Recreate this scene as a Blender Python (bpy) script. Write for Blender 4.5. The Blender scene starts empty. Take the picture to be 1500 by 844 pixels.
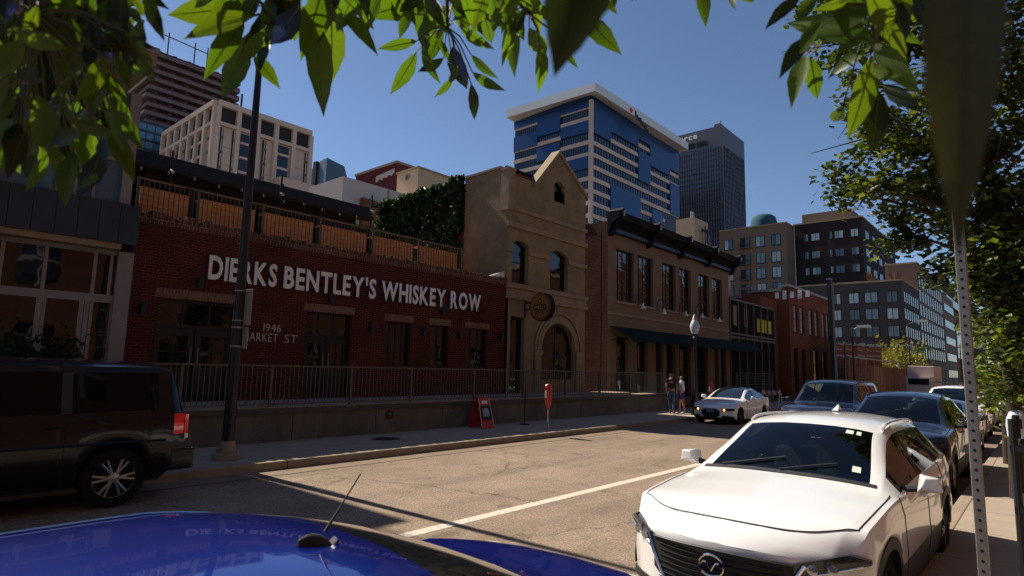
import bpy, bmesh, math, random
from mathutils import Vector, Matrix, Euler
random.seed(7)
S = bpy.context.scene
C = S.collection
# ---------------------------------------------------------------- camera
CAM_Z = 2.0
YAW, PITCH, ROLL, FOC = -0.84742694, 0.13078082, 0.02385918, 0.88198187   # focal length in units of 1000 px of a 1500 px wide frame
MR = Matrix.Rotation(YAW, 3, 'Z') @ Matrix.Rotation(math.pi/2+PITCH, 3, 'X') @ Matrix.Rotation(ROLL, 3, 'Z')
cd = bpy.data.cameras.new('camera'); cam = bpy.data.objects.new('camera', cd); C.objects.link(cam)
cam.matrix_world = Matrix.Translation((0, 0, CAM_Z)) @ MR.to_4x4()
cd.sensor_width = 36; cd.lens = 36*FOC/1.5; cd.clip_start = 0.05; cd.clip_end = 3000
cd.dof.use_dof = True; cd.dof.focus_distance = 14; cd.dof.aperture_fstop = 6.0
S.camera = cam
# ---------------------------------------------------------------- light
SUN_EL = math.radians(46)
w = bpy.data.worlds.new('World'); S.world = w; w.use_nodes = True
nt = w.node_tree; bg = nt.nodes['Background']
sk = nt.nodes.new('ShaderNodeTexSky'); sk.sky_type = 'NISHITA'; sk.sun_disc = False
sk.sun_elevation = SUN_EL; sk.sun_rotation = math.radians(-3); sk.altitude = 1600; sk.air_density = 0.9; sk.dust_density = 0.25; sk.ozone_density = 2.5
nt.links.new(sk.outputs[0], bg.inputs[0]); bg.inputs[1].default_value = 0.075
sd = bpy.data.lights.new('sun', 'SUN'); sun = bpy.data.objects.new('sun', sd); C.objects.link(sun)
sd.energy = 5.0; sd.angle = math.radians(0.5); sd.color = (1.0, 0.90, 0.75)
sv = Vector((-0.045, 1, math.tan(SUN_EL)*1.0)).normalized()
sun.rotation_euler = sv.to_track_quat('Z', 'Y').to_euler(); sun.location = (0, 30, 60)
S.view_settings.view_transform = 'Standard'; S.view_settings.look = 'None'
S.view_settings.exposure = 0.65; S.view_settings.gamma = 1.0
S.cycles.max_bounces = 6; S.cycles.diffuse_bounces = 3; S.cycles.glossy_bounces = 3; S.cycles.transmission_bounces = 4
S.cycles.use_denoising = True
# ---------------------------------------------------------------- picture ray -> point on a named world plane (used to read sizes off)
def ray(u, v):
    return MR @ Vector(((u-750)/(FOC*1000), -(v-422)/(FOC*1000), -1))
def aY(u, v, Y): d = ray(u, v); t = Y/d.y; return d.x*t, CAM_Z+d.z*t          # -> X, Z on plane Y
def aX(u, v, X): d = ray(u, v); t = X/d.x; return d.y*t, CAM_Z+d.z*t          # -> Y, Z on plane X
def aZ(u, v, Z=0): d = ray(u, v); t = (Z-CAM_Z)/d.z; return d.x*t, d.y*t
def rY(u0, v0, u1, v1, Y):
    um, vm = (u0+u1)/2, (v0+v1)/2
    return aY(u0, vm, Y)[0], aY(u1, vm, Y)[0], aY(um, v1, Y)[1], aY(um, v0, Y)[1]   # x0,x1,z0,z1
def rX(u0, v0, u1, v1, X):
    um, vm = (u0+u1)/2, (v0+v1)/2
    return aX(u0, vm, X)[0], aX(u1, vm, X)[0], aX(um, v1, X)[1], aX(um, v0, X)[1]
# ---------------------------------------------------------------- materials
def mat(name, col, rough=0.6, metal=0.0, var=0.0, vs=4.0, bump=0.0, bs=40.0, spec=0.5, coat=0.0, emit=None, es=1.0, trans=0.0, streak=0.0, alpha=1.0):
    m = bpy.data.materials.new(name); m.use_nodes = True
    n = m.node_tree.nodes; L = m.node_tree.links; b = n['Principled BSDF']
    b.inputs['Base Color'].default_value = (*col, 1); b.inputs['Roughness'].default_value = rough
    b.inputs['Metallic'].default_value = metal; b.inputs['Specular IOR Level'].default_value = spec if (rough < .75 or spec != .5) else .12
    b.inputs['Coat Weight'].default_value = coat; b.inputs['Coat Roughness'].default_value = 0.03
    b.inputs['Transmission Weight'].default_value = trans
    if emit: b.inputs['Emission Color'].default_value = (*emit, 1); b.inputs['Emission Strength'].default_value = es
    if var or bump or streak:
        g = n.new('ShaderNodeNewGeometry')
    if var or streak:
        t = n.new('ShaderNodeTexNoise'); t.inputs['Scale'].default_value = vs; t.inputs['Detail'].default_value = 8; t.inputs['Roughness'].default_value = .65
        if streak:
            mp = n.new('ShaderNodeMapping'); mp.inputs['Scale'].default_value = (1, 1, streak); L.new(g.outputs['Position'], mp.inputs[0]); L.new(mp.outputs[0], t.inputs['Vector'])
        else: L.new(g.outputs['Position'], t.inputs['Vector'])
        r = n.new('ShaderNodeMapRange'); r.inputs['From Min'].default_value = .3; r.inputs['From Max'].default_value = .7
        r.inputs['To Min'].default_value = 1-var; r.inputs['To Max'].default_value = 1+var*.7
        L.new(t.outputs[0], r.inputs[0])
        x = n.new('ShaderNodeVectorMath'); x.operation = 'SCALE'; x.inputs[0].default_value = col; L.new(r.outputs[0], x.inputs['Scale']); L.new(x.outputs[0], b.inputs['Base Color'])
        r2 = n.new('ShaderNodeMapRange'); r2.inputs['To Min'].default_value = max(0, rough-.08); r2.inputs['To Max'].default_value = min(1, rough+.1)
        L.new(t.outputs[0], r2.inputs[0]); L.new(r2.outputs[0], b.inputs['Roughness'])
    if bump:
        t2 = n.new('ShaderNodeTexNoise'); t2.inputs['Scale'].default_value = bs; t2.inputs['Detail'].default_value = 5; L.new(g.outputs['Position'], t2.inputs['Vector'])
        bu = n.new('ShaderNodeBump'); bu.inputs['Strength'].default_value = bump; bu.inputs['Distance'].default_value = .02
        L.new(t2.outputs[0], bu.inputs['Height']); L.new(bu.outputs[0], b.inputs['Normal'])
    return m
def brickmat(name, c1, c2, mortar, w_=.21, h_=.072, ms=.012, var=.35, stain=1.0):
    m = bpy.data.materials.new(name); m.use_nodes = True
    n = m.node_tree.nodes; L = m.node_tree.links; b = n['Principled BSDF']; b.inputs['Roughness'].default_value = .9; b.inputs['Specular IOR Level'].default_value = .1
    g = n.new('ShaderNodeNewGeometry'); s = n.new('ShaderNodeSeparateXYZ'); L.new(g.outputs['Position'], s.inputs[0])
    a = n.new('ShaderNodeMath'); a.operation = 'ADD'; L.new(s.outputs[0], a.inputs[0]); L.new(s.outputs[1], a.inputs[1])
    c = n.new('ShaderNodeCombineXYZ'); L.new(a.outputs[0], c.inputs[0]); L.new(s.outputs[2], c.inputs[1])
    k = n.new('ShaderNodeTexBrick'); k.inputs['Scale'].default_value = 1; k.inputs['Brick Width'].default_value = w_; k.inputs['Row Height'].default_value = h_
    k.inputs['Mortar Size'].default_value = ms; k.inputs['Color1'].default_value = (*c1, 1); k.inputs['Color2'].default_value = (*c2, 1); k.inputs['Mortar'].default_value = (*mortar, 1)
    k.inputs['Mortar Smooth'].default_value = .3; k.inputs['Bias'].default_value = 0
    L.new(c.outputs[0], k.inputs['Vector'])
    t = n.new('ShaderNodeTexNoise'); t.inputs['Scale'].default_value = .9; t.inputs['Detail'].default_value = 10; t.inputs['Roughness'].default_value = .7; L.new(g.outputs['Position'], t.inputs['Vector'])
    r = n.new('ShaderNodeMapRange'); r.inputs['From Min'].default_value = .3; r.inputs['From Max'].default_value = .7; r.inputs['To Min'].default_value = 1-var; r.inputs['To Max'].default_value = 1+var
    L.new(t.outputs[0], r.inputs[0]); x = n.new('ShaderNodeVectorMath'); x.operation = 'SCALE'; L.new(k.outputs[0], x.inputs[0]); L.new(r.outputs[0], x.inputs['Scale'])
    L.new(x.outputs[0], b.inputs['Base Color'])
    bu = n.new('ShaderNodeBump'); bu.invert = True; bu.inputs['Strength'].default_value = .5; bu.inputs['Distance'].default_value = .01
    L.new(k.outputs['Fac'], bu.inputs['Height']); L.new(bu.outputs[0], b.inputs['Normal'])
    return m
def glassmat(name, col=(.01, .012, .015), rough=.03, spec=.6, wav=0.02):
    m = mat(name, col, rough, spec=spec)
    n = m.node_tree.nodes; L = m.node_tree.links; b = n['Principled BSDF']
    b.inputs['IOR'].default_value = 1.5
    if wav:
        g = n.new('ShaderNodeNewGeometry'); t = n.new('ShaderNodeTexNoise'); t.inputs['Scale'].default_value = 1.3; L.new(g.outputs['Position'], t.inputs['Vector'])
        bu = n.new('ShaderNodeBump'); bu.inputs['Strength'].default_value = wav*5; bu.inputs['Distance'].default_value = .05
        L.new(t.outputs[0], bu.inputs['Height']); L.new(bu.outputs[0], b.inputs['Normal'])
    return m
def clearglass(name, tint=(.75, .8, .8), alpha=.25):
    m = bpy.data.materials.new(name); m.use_nodes = True; n = m.node_tree.nodes; L = m.node_tree.links
    n.remove(n['Principled BSDF']); t = n.new('ShaderNodeBsdfTransparent'); t.inputs[0].default_value = (*tint, 1)
    g = n.new('ShaderNodeBsdfGlossy'); g.inputs['Roughness'].default_value = .02; g.inputs[0].default_value = (1, 1, 1, 1)
    f = n.new('ShaderNodeFresnel'); f.inputs[0].default_value = 1.5; mx = n.new('ShaderNodeMixShader')
    L.new(f.outputs[0], mx.inputs[0]); L.new(t.outputs[0], mx.inputs[1]); L.new(g.outputs[0], mx.inputs[2]); L.new(mx.outputs[0], n['Material Output'].inputs[0])
    return m
M = {}
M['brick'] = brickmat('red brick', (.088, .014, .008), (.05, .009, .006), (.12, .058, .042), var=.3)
M['brick_top'] = brickmat('weathered parapet brick', (.14, .065, .045), (.08, .03, .02), (.19, .14, .11), w_=.09, h_=.2, var=.4)
M['brick_orange'] = brickmat('orange brick', (.22, .062, .024), (.17, .05, .02), (.2, .1, .06), var=.2)
M['brick_dark'] = brickmat('old dark brick', (.14, .045, .03), (.09, .03, .02), (.16, .09, .07), var=.35)
M['brick_soldier'] = brickmat('soldier course brick', (.20, .11, .08), (.15, .08, .06), (.2, .14, .1), w_=.075, h_=.3, var=.2)
M['tan_stucco'] = mat('tan painted masonry', (.27, .20, .115), .85, var=.28, vs=1.3, bump=.4, bs=14)
M['tan_trim'] = mat('tan trim', (.31, .235, .145), .8, var=.22, vs=3, bump=.2)
M['tan_stucco2'] = mat('warm tan stucco', (.23, .16, .10), .85, var=.13, vs=.8, bump=.15, bs=30)
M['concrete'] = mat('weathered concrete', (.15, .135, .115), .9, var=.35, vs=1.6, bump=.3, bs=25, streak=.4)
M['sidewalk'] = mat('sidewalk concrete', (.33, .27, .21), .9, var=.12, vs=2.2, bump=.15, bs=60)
M['kerb'] = mat('kerb concrete', (.30, .24, .18), .9, var=.2, vs=3, bump=.2)
M['black_metal'] = mat('black painted metal', (.012, .013, .016), .45, .2, var=.2)
M['cornice_black'] = mat('flat black cornice paint', (.010, .010, .011), .75, var=.3, spec=.15)
M['canopy_grey'] = mat('weathered dark canopy', (.03, .029, .028), .85, var=.2, spec=.15)
M['dark_metal'] = mat('dark grey metal', (.035, .037, .042), .5, .3, var=.15)
M['navy_panel'] = mat('dark navy metal cladding', (.028, .045, .068), .45, .3, var=.15, vs=2)
M['grey_metal'] = mat('galvanised grey metal', (.30, .28, .26), .5, .7, var=.15, vs=8)
M['rail_grey'] = mat('weathered steel railing', (.11, .10, .08), .6, .3, var=.15)
M['rail_dark'] = mat('dark railing paint', (.06, .055, .05), .55, .2, var=.15)
M['white_frame'] = mat('pale aluminium frame', (.24, .225, .225), .5, .1, var=.08)
M['blue_glass'] = glassmat('blue curtain glass', (.05, .14, .24), .06, .7)
M['dark_glass'] = glassmat('dark window glass', (.006, .007, .009), .03, .65)
M['dull_glass'] = glassmat('shaded shop glass', (.006, .006, .008), .15, .25)
M['clear_glass'] = clearglass('shop window glass')
M['shade_blind'] = mat('pale window blind', (.42, .50, .52), .4, var=.1)
M['wood'] = mat('orange stained boards', (.72, .33, .11), .65, var=.3, vs=2, streak=8)
M['wood_fence'] = mat('brown wood boards', (.22, .11, .06), .8, var=.35, vs=2)
M['white_paint'] = mat('white sign paint', (.80, .80, .74), .5, var=.15, vs=3)
M['blue_paint'] = mat('blue sign edge', (.03, .045, .22), .5)
M['steel_letter'] = mat('brushed steel letters', (.45, .43, .42), .4, .5)
M['black'] = mat('matte black', (.008, .008, .009), .7)
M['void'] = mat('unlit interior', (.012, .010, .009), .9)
M['sand'] = mat('pale concrete facade', (.60, .45, .36), .85, var=.08, vs=.12)
M['blinds_yellow'] = mat('yellow roller blind', (.50, .42, .02), .6)
# ---------------------------------------------------------------- mesh helpers
class MB:
    def __init__(s): s.v = []; s.f = []; s.m = []; s.mats = []
    def mi(s, m):
        m = M[m] if isinstance(m, str) else m
        if m not in s.mats: s.mats.append(m)
        return s.mats.index(m)
    def add(s, vs, fs, m):
        o = len(s.v); s.v += [tuple(p) for p in vs]; k = s.mi(m)
        for f in fs: s.f.append([i+o for i in f]); s.m.append(k)
        return s
    def box(s, x0, x1, y0, y1, z0, z1, m):
        x0, x1 = min(x0, x1), max(x0, x1); y0, y1 = min(y0, y1), max(y0, y1); z0, z1 = min(z0, z1), max(z0, z1)
        v = [(x, y, z) for x in (x0, x1) for y in (y0, y1) for z in (z0, z1)]
        return s.add(v, [(0, 1, 3, 2), (4, 6, 7, 5), (0, 4, 5, 1), (2, 3, 7, 6), (0, 2, 6, 4), (1, 5, 7, 3)], m)
    def quad(s, pts, m): return s.add(pts, [tuple(range(len(pts)))], m)
    def prism(s, poly, off, m):
        n = len(poly); p = [Vector(q) for q in poly]; o = Vector(off)
        return s.add(p+[q+o for q in p], [tuple(range(n))[::-1], tuple(range(n, 2*n))]+[(i, (i+1) % n, n+(i+1) % n, n+i) for i in range(n)], m)
    def tube(s, p0, p1, r0, m, r1=None, n=10, caps=True):
        p0, p1 = Vector(p0), Vector(p1); r1 = r0 if r1 is None else r1
        d = (p1-p0).normalized(); a = d.orthogonal().normalized(); b = d.cross(a)
        vs = [p+(a*math.cos(t)+b*math.sin(t))*r for p, r in ((p0, r0), (p1, r1)) for t in [2*math.pi*i/n for i in range(n)]]
        fs = [(i, (i+1) % n, n+(i+1) % n, n+i) for i in range(n)]
        if caps: fs += [tuple(range(n))[::-1], tuple(range(n, 2*n))]
        return s.add(vs, fs, m)
    def path(s, pts, r, m, n=8):
        for i in range(len(pts)-1):
            r0 = r[i] if isinstance(r, list) else r; r1 = r[i+1] if isinstance(r, list) else r
            s.tube(pts[i], pts[i+1], r0, m, r1, n)
        return s
    def lathe(s, c, prof, m, n=16, axis='z', caps=True):
        c = Vector(c); vs = []
        for r, h in prof:
            for i in range(n):
                t = 2*math.pi*i/n; a, b = r*math.cos(t), r*math.sin(t)
                vs.append(c+Vector({'z': (a, b, h), 'x': (h, a, b), 'y': (a, h, b)}[axis]))
        fs = []
        for k in range(len(prof)-1):
            fs += [(k*n+i, k*n+(i+1) % n, (k+1)*n+(i+1) % n, (k+1)*n+i) for i in range(n)]
        if caps: fs += [tuple(range(n))[::-1], tuple(range((len(prof)-1)*n, len(prof)*n))]
        return s.add(vs, fs, m)
    def build(s, name, parent=None, smooth=False, bevel=0.0, sub=0, label=None, angle=40):
        me = bpy.data.meshes.new(name); me.from_pydata(s.v, [], s.f)
        for m in s.mats: me.materials.append(m)
        me.polygons.foreach_set('material_index', s.m)
        if smooth: me.polygons.foreach_set('use_smooth', [True]*len(s.f))
        bm = bmesh.new(); bm.from_mesh(me); bmesh.ops.recalc_face_normals(bm, faces=bm.faces)
        if smooth:
            ca = math.radians(angle)
            for e in bm.edges:
                if len(e.link_faces) == 2 and e.calc_face_angle(0) > ca: e.smooth = False
        bm.to_mesh(me); bm.free()
        o = bpy.data.objects.new(name, me); C.objects.link(o)
        if parent is not None:
            off = root_loc(parent)
            me.transform(Matrix.Translation(-off)); o.parent = parent; o['wl'] = tuple(off)
        if bevel:
            b = o.modifiers.new('bevel', 'BEVEL'); b.width = bevel; b.segments = 2; b.limit_method = 'ANGLE'; b.angle_limit = math.radians(40)
        if sub: q = o.modifiers.new('sub', 'SUBSURF'); q.levels = sub; q.render_levels = sub
        if label: o['label'] = label
        return o
def root_loc(p):
    v = Vector((0, 0, 0))
    while p is not None: v += p.location; p = p.parent
    return v
def tag(o, label=None, cat=None, group=None, kind=None):
    if label: o['label'] = label
    if cat: o['category'] = cat
    if group: o['group'] = group
    if kind: o['kind'] = kind
    return o
def thing(name, label, cat, loc=(0, 0, 0), group=None):
    o = bpy.data.objects.new(name, None); C.objects.link(o); o.location = loc; o.empty_display_size = .2
    return tag(o, label, cat, group)
def dup(root, loc=None, rz=None, label=None, parent=None):
    r = root.copy(); C.objects.link(r)
    if parent is not None: r.parent = parent
    if loc is not None: r.location = loc
    if rz is not None: r.rotation_euler = (0, 0, rz)
    if label: r['label'] = label
    for ch in [o for o in bpy.data.objects if o.parent == root]:
        if ch != r: dup(ch, parent=r)
    return r
# a wall in a vertical plane with real openings. frame: origin O, U (along), N (outward); openings (s0,s1,t0,t1)
class Plane:
    def __init__(s, O, U, N): s.O = Vector(O); s.U = Vector(U); s.N = Vector(N)
    def p(s, a, b, d=0): return s.O+s.U*a+Vector((0, 0, b))+s.N*d
def faceY(Y): return Plane((0, Y, 0), (1, 0, 0), (0, -1, 0))     # coordinates = X, Z ; looks toward -Y
def faceX(X): return Plane((X, 0, 0), (0, 1, 0), (-1, 0, 0))     # coordinates = Y, Z ; looks toward -X
def pbox(mb, P, a0, a1, b0, b1, d0, d1, m):
    vs = [P.p(a, b, d) for a in (a0, a1) for b in (b0, b1) for d in (d0, d1)]
    return mb.add(vs, [(0, 1, 3, 2), (4, 6, 7, 5), (0, 4, 5, 1), (2, 3, 7, 6), (0, 2, 6, 4), (1, 5, 7, 3)], m)
def wall(mb, P, a0, a1, b0, b1, holes, m, depth=.25, rm=None):
    xs = sorted({a0, a1, *[min(max(h[i], a0), a1) for h in holes for i in (0, 1)]}); zs = sorted({b0, b1, *[min(max(h[i], b0), b1) for h in holes for i in (2, 3)]})
    for i in range(len(xs)-1):
        run = None
        for j in range(len(zs)-1):
            cx, cz = (xs[i]+xs[i+1])/2, (zs[j]+zs[j+1])/2
            inh = any(h[0] < cx < h[1] and h[2] < cz < h[3] for h in holes)
            if not inh: mb.quad([P.p(xs[i], zs[j]), P.p(xs[i+1], zs[j]), P.p(xs[i+1], zs[j+1]), P.p(xs[i], zs[j+1])], m)
    for h in holes:
        a, b, c, d = h[:4]; rmm = rm or m
        mb.quad([P.p(a, c), P.p(a, d), P.p(a, d, -depth), P.p(a, c, -depth)], rmm); mb.quad([P.p(b, c), P.p(b, d), P.p(b, d, -depth), P.p(b, c, -depth)], rmm)
        mb.quad([P.p(a, c), P.p(b, c), P.p(b, c, -depth), P.p(a, c, -depth)], rmm); mb.quad([P.p(a, d), P.p(b, d), P.p(b, d, -depth), P.p(a, d, -depth)], rmm)
def window(P, h, parent, d=-.18, fm='black_metal', gm='dark_glass', nx=2, nz=3, fw=.06, bw=.03, name='window', split=None, blind=None, arch=0, label=None, light=False):
    a0, a1, b0, b1 = h[:4]; f = MB(); t = .05
    pbox(f, P, a0, a0+fw, b0, b1, d, d+t, fm); pbox(f, P, a1-fw, a1, b0, b1, d, d+t, fm)
    pbox(f, P, a0+fw, a1-fw, b0, b0+fw, d, d+t, fm); pbox(f, P, a0+fw, a1-fw, b1-fw, b1, d, d+t, fm)
    for i in range(1, nx): x = a0+(a1-a0)*i/nx; pbox(f, P, x-bw/2, x+bw/2, b0+fw, b1-fw, d+.005, d+t-.01, fm)
    zl = split if split else [i/nz for i in range(1, nz)]
    for q in zl: z = b0+(b1-b0)*q; pbox(f, P, a0+fw, a1-fw, z-bw/2, z+bw/2, d+.01, d+t-.005, fm)
    o = f.build(name, parent, label=label)
    g = MB(); pbox(g, P, a0+.004, a1-.004, b0+.004, b1-.004, d-.03, d+.012, gm); g.build('pane', o)
    if blind:
        q = MB(); z = b1-(b1-b0)*blind[0]; pbox(q, P, a0+fw+.01+blind[2]*(a1-a0), a0+(a1-a0)*blind[3]-.02, z, b1-fw-.01, d+.014, d+.02, blind[1]); q.build('blind', o)
    return o
# ================================================================ ground, road, pavements
KL, KR, DOCK, F = 10.9, 1.15, 13.6, 16.2
def roadmat():
    m = mat('worn warm asphalt', (.16, .125, .095), .9)
    n = m.node_tree.nodes; L = m.node_tree.links; b = n['Principled BSDF']
    g = n.new('ShaderNodeNewGeometry')
    def noise(sc, det=6, ro=.6):
        t = n.new('ShaderNodeTexNoise'); t.inputs['Scale'].default_value = sc; t.inputs['Detail'].default_value = det; t.inputs['Roughness'].default_value = ro; L.new(g.outputs['Position'], t.inputs['Vector']); return t
    def rng(src, a, b_, c, d):
        r = n.new('ShaderNodeMapRange'); r.inputs['From Min'].default_value = a; r.inputs['From Max'].default_value = b_; r.inputs['To Min'].default_value = c; r.inputs['To Max'].default_value = d; L.new(src, r.inputs[0]); return r.outputs[0]
    def mul(a, b_):
        q = n.new('ShaderNodeMath'); q.operation = 'MULTIPLY'; L.new(a, q.inputs[0]); L.new(b_, q.inputs[1]); return q.outputs[0]
    big = noise(.35, 5); mid = noise(2.2, 7, .7); fine = noise(45, 3, .8)
    v = mul(mul(rng(big.outputs[0], .3, .7, .85, 1.13), rng(mid.outputs[0], .3, .7, .86, 1.12)), rng(fine.outputs[0], .3, .7, .62, 1.32))
    # cracks: cell edges with wandering coordinates, only in some areas
    wv = n.new('ShaderNodeVectorMath'); wv.operation = 'MULTIPLY_ADD'; nn = noise(1.1, 6, .7); L.new(nn.outputs['Color'], wv.inputs[0]); wv.inputs[1].default_value = (.9, .9, 0); L.new(g.outputs['Position'], wv.inputs[2])
    vo = n.new('ShaderNodeTexVoronoi'); vo.feature = 'DISTANCE_TO_EDGE'; vo.inputs['Scale'].default_value = .33; L.new(wv.outputs[0], vo.inputs['Vector'])
    ck = rng(vo.outputs['Distance'], 0.0, .008, 0, 1)
    mk = rng(noise(.5, 2).outputs[0], .45, .55, 0, 1)
    mx = n.new('ShaderNodeMath'); mx.operation = 'MAXIMUM'; L.new(ck, mx.inputs[0]); L.new(rng(mk, 0, 1, 1, 0), mx.inputs[1])
    # long seams along the street
    sp = n.new('ShaderNodeSeparateXYZ'); L.new(wv.outputs[0], sp.inputs[0])
    mp = n.new('ShaderNodeMapping'); mp.inputs['Scale'].default_value = (.05, 1.1, 1); L.new(g.outputs['Position'], mp.inputs[0]); ln = n.new('ShaderNodeTexNoise'); ln.inputs['Scale'].default_value = 1.0; ln.inputs['Detail'].default_value = 6; L.new(mp.outputs[0], ln.inputs['Vector'])
    v = mul(v, rng(ln.outputs[0], .35, .65, .78, 1.08))
    sp2 = noise(1.7, 3, .5); v = mul(v, rng(sp2.outputs[0], .66, .72, 1, .72)); grit = n.new('ShaderNodeTexVoronoi'); grit.inputs['Scale'].default_value = 38; L.new(g.outputs['Position'], grit.inputs['Vector']); v = mul(v, rng(grit.outputs['Distance'], .1, .6, 1.22, .72))
    v = mul(v, rng(mx.outputs[0], 0, 1, .5, 1))
    x = n.new('ShaderNodeVectorMath'); x.operation = 'SCALE'; x.inputs[0].default_value = (.31, .235, .175); L.new(v, x.inputs['Scale']); L.new(x.outputs[0], b.inputs['Base Color'])
    bu = n.new('ShaderNodeBump'); bu.inputs['Strength'].default_value = .5; bu.inputs['Distance'].default_value = .012; L.new(fine.outputs[0], bu.inputs['Height']); L.new(bu.outputs[0], b.inputs['Normal'])
    return m
M['road'] = roadmat()
M['line_paint'] = mat('worn white road paint', (.58, .52, .43), .8, var=.45, vs=22)
M['gutter'] = mat('gutter concrete', (.21, .16, .115), .9, var=.2, vs=2.5, bump=.2)
M['seam'] = mat('tar seam', (.035, .03, .025), .8)
M['earth'] = mat('dry earth', (.14, .11, .08), .95, var=.3, vs=.2)
g = MB(); g.quad([(-900, -900, -.02), (1500, -900, -.02), (1500, 1500, -.02), (-900, 1500, -.02)], 'earth'); tag(g.build('ground'), kind='structure')
g = MB(); g.quad([(-120, KR-.3, 0), (420, KR-.3, 0), (420, KL+.3, 0), (-120, KL+.3, 0)], 'road'); g.quad([(84, KL+.3, -.001), (100, KL+.3, -.001), (100, 200, -.001), (84, 200, -.001)], 'road'); tag(g.build('road'), kind='structure')
g = MB()
xs = [(-60, 160)]
for a, b in xs: g.quad([(a, 5.72, .004), (b, 5.72, .004), (b, 5.90, .004), (a, 5.90, .004)], 'line_paint')
tag(g.build('road_marking'), kind='structure')
g = MB(); g.quad([(-60, KL-.55, .004), (84, KL-.55, .004), (84, KL, .004), (-60, KL, .004)], 'gutter')
x = -60.0
g.box(-60, 84, KL-.562, KL-.548, 0, .006, 'seam'); tag(g.build('gutter'), kind='structure')
# left pavement with kerb, joints cut as real gaps
g = MB()
x = -58.0
while x < 84:
    x2 = min(x+1.55, 84)
    for y0, y1 in ((KL+.17, 12.2), (12.212, DOCK)): g.box(x+.006, x2-.006, y0, y1, -.1, .15, 'sidewalk')
    x = x2
g.box(-58, 84, KL+.17, DOCK, -.1, .135, 'seam')
tag(g.build('pavement'), kind='structure')
g = MB()
x = -58.0
while x < 84:
    g.box(x+.004, x+3.04, KL, KL+.165, -.1, .152, 'kerb'); x += 3.05
tag(g.build('kerb', bevel=.015), kind='structure')
g = MB()
x = -40.0
while x < 160:
    for y0, y1 in ((-1.2, KR-.17), (-2.9, -1.21)): g.box(x+.006, x+1.5-.006, y0, y1, -.1, .15, 'sidewalk')
    x += 1.5
g.box(-40, 160, -2.9, KR-.17, -.1, .135, 'seam')
tag(g.build('pavement'), kind='structure')
g = MB(); x = -40.0
while x < 160: g.box(x+.004, x+3.0-.004, KR-.165, KR, -.1, .152, 'kerb'); x += 3.0
tag(g.build('kerb', bevel=.015), kind='structure')
g = MB(); g.box(100, 400, KL, F, -.1, .15, 'sidewalk'); tag(g.build('pavement'), kind='structure')

# ================================================================ raised dock along the facades
DX0, DX1, DZ = -14.0, aY(975, 590, DOCK)[0], .95
t = thing('loading_dock', 'long weathered concrete loading dock in front of the brick bar', 'loading dock', (0, DOCK, 0))
m = MB(); x = DX0
while x < DX1:
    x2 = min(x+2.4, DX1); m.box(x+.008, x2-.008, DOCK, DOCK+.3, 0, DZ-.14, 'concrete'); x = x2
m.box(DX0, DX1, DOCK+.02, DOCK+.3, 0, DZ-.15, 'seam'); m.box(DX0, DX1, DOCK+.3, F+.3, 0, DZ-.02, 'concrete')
m.build('retaining_wall', t)
m = MB(); m.box(DX0, DX1, DOCK-.06, F, DZ-.02, DZ+.0, 'sidewalk'); m.box(DX0, DX1, DOCK-.07, DOCK-.005, DZ-.14, DZ-.021, 'rail_dark'); m.build('edge_beam', t)
def railing(name, label, x0, x1, Y, z0, z1, mt, bay, posts=None, drop=.12, group=None, pitch=.115):
    t = thing(name, label, 'railing', ((x0+x1)/2, Y, z0), group)
    ps = posts or [x0+(x1-x0)*i/max(1, round((x1-x0)/bay)) for i in range(max(1, round((x1-x0)/bay))+1)]
    for p in ps:
        m = MB(); m.box(p-.03, p+.03, Y-.03, Y+.03, z0-drop, z1+.01, mt); m.build('post', t)
    m = MB(); m.box(ps[0], ps[-1], Y-.025, Y+.025, z1-.04, z1, mt); m.build('top_rail', t)
    m = MB(); m.box(ps[0], ps[-1], Y-.02, Y+.02, z0+.06, z0+.10, mt); m.build('bottom_rail', t)
    for i in range(len(ps)-1):
        m = MB(); n = max(2, round((ps[i+1]-ps[i])/pitch))
        for k in range(1, n):
            x = ps[i]+(ps[i+1]-ps[i])*k/n; m.box(x-.008, x+.008, Y-.008, Y+.008, z0+.1, z1-.04, mt)
        m.build('balusters', t)
    return t
px_posts = [aY(u, 560, DOCK+.05)[0] for u in (265, 397, 514, 602, 694, 767, 828, 878, 923, 972)]
railing('dock_railing', 'long grey steel picket railing along the edge of the concrete dock', 0, 1, DOCK+.05, DZ-.02, 1.92, 'rail_grey', 2, [-9, -6, -3, .4, 2.9]+px_posts)

# ================================================================ red brick bar building
FB = faceY(F)
bx0, bx1 = aY(190, 400, F)[0], aY(744, 450, F)[0]
bz = 5.28
t = thing('brick_bar_building', 'low red brick bar building with white block letters, dark doors and a worn parapet', 'building', ((bx0+bx1)/2, F, 0))
def hole(u0, v0, u1, v1, Y=F, zb=None):
    a, b, c, d = rY(u0, v0, u1, v1, Y); return [a, b, zb if zb is not None else c, d]
openA = hole(228, 431, 345, 530, zb=DZ); openB = hole(446, 460, 513, 540, zb=DZ)
wC = hole(564, 470, 601, 537); wD = hole(630, 476, 656, 542); wE = hole(682, 480, 713, 544)
wE[2] = wC[2] = wD[2] = 1.95; wC[3] = 3.42; wD[3] = 3.42; wE[3] = 3.42; openB[3] = 3.5; openA[3] = 3.5
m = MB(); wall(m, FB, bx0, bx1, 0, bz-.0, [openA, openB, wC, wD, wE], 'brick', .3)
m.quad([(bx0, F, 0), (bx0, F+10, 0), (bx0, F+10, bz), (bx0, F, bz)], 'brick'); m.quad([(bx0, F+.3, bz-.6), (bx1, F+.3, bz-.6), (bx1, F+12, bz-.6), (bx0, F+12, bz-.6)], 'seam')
m.box(bx0, bx1, F+.301, F+.32, 0, bz-.6, 'void')
m.build('wall', t)
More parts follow.
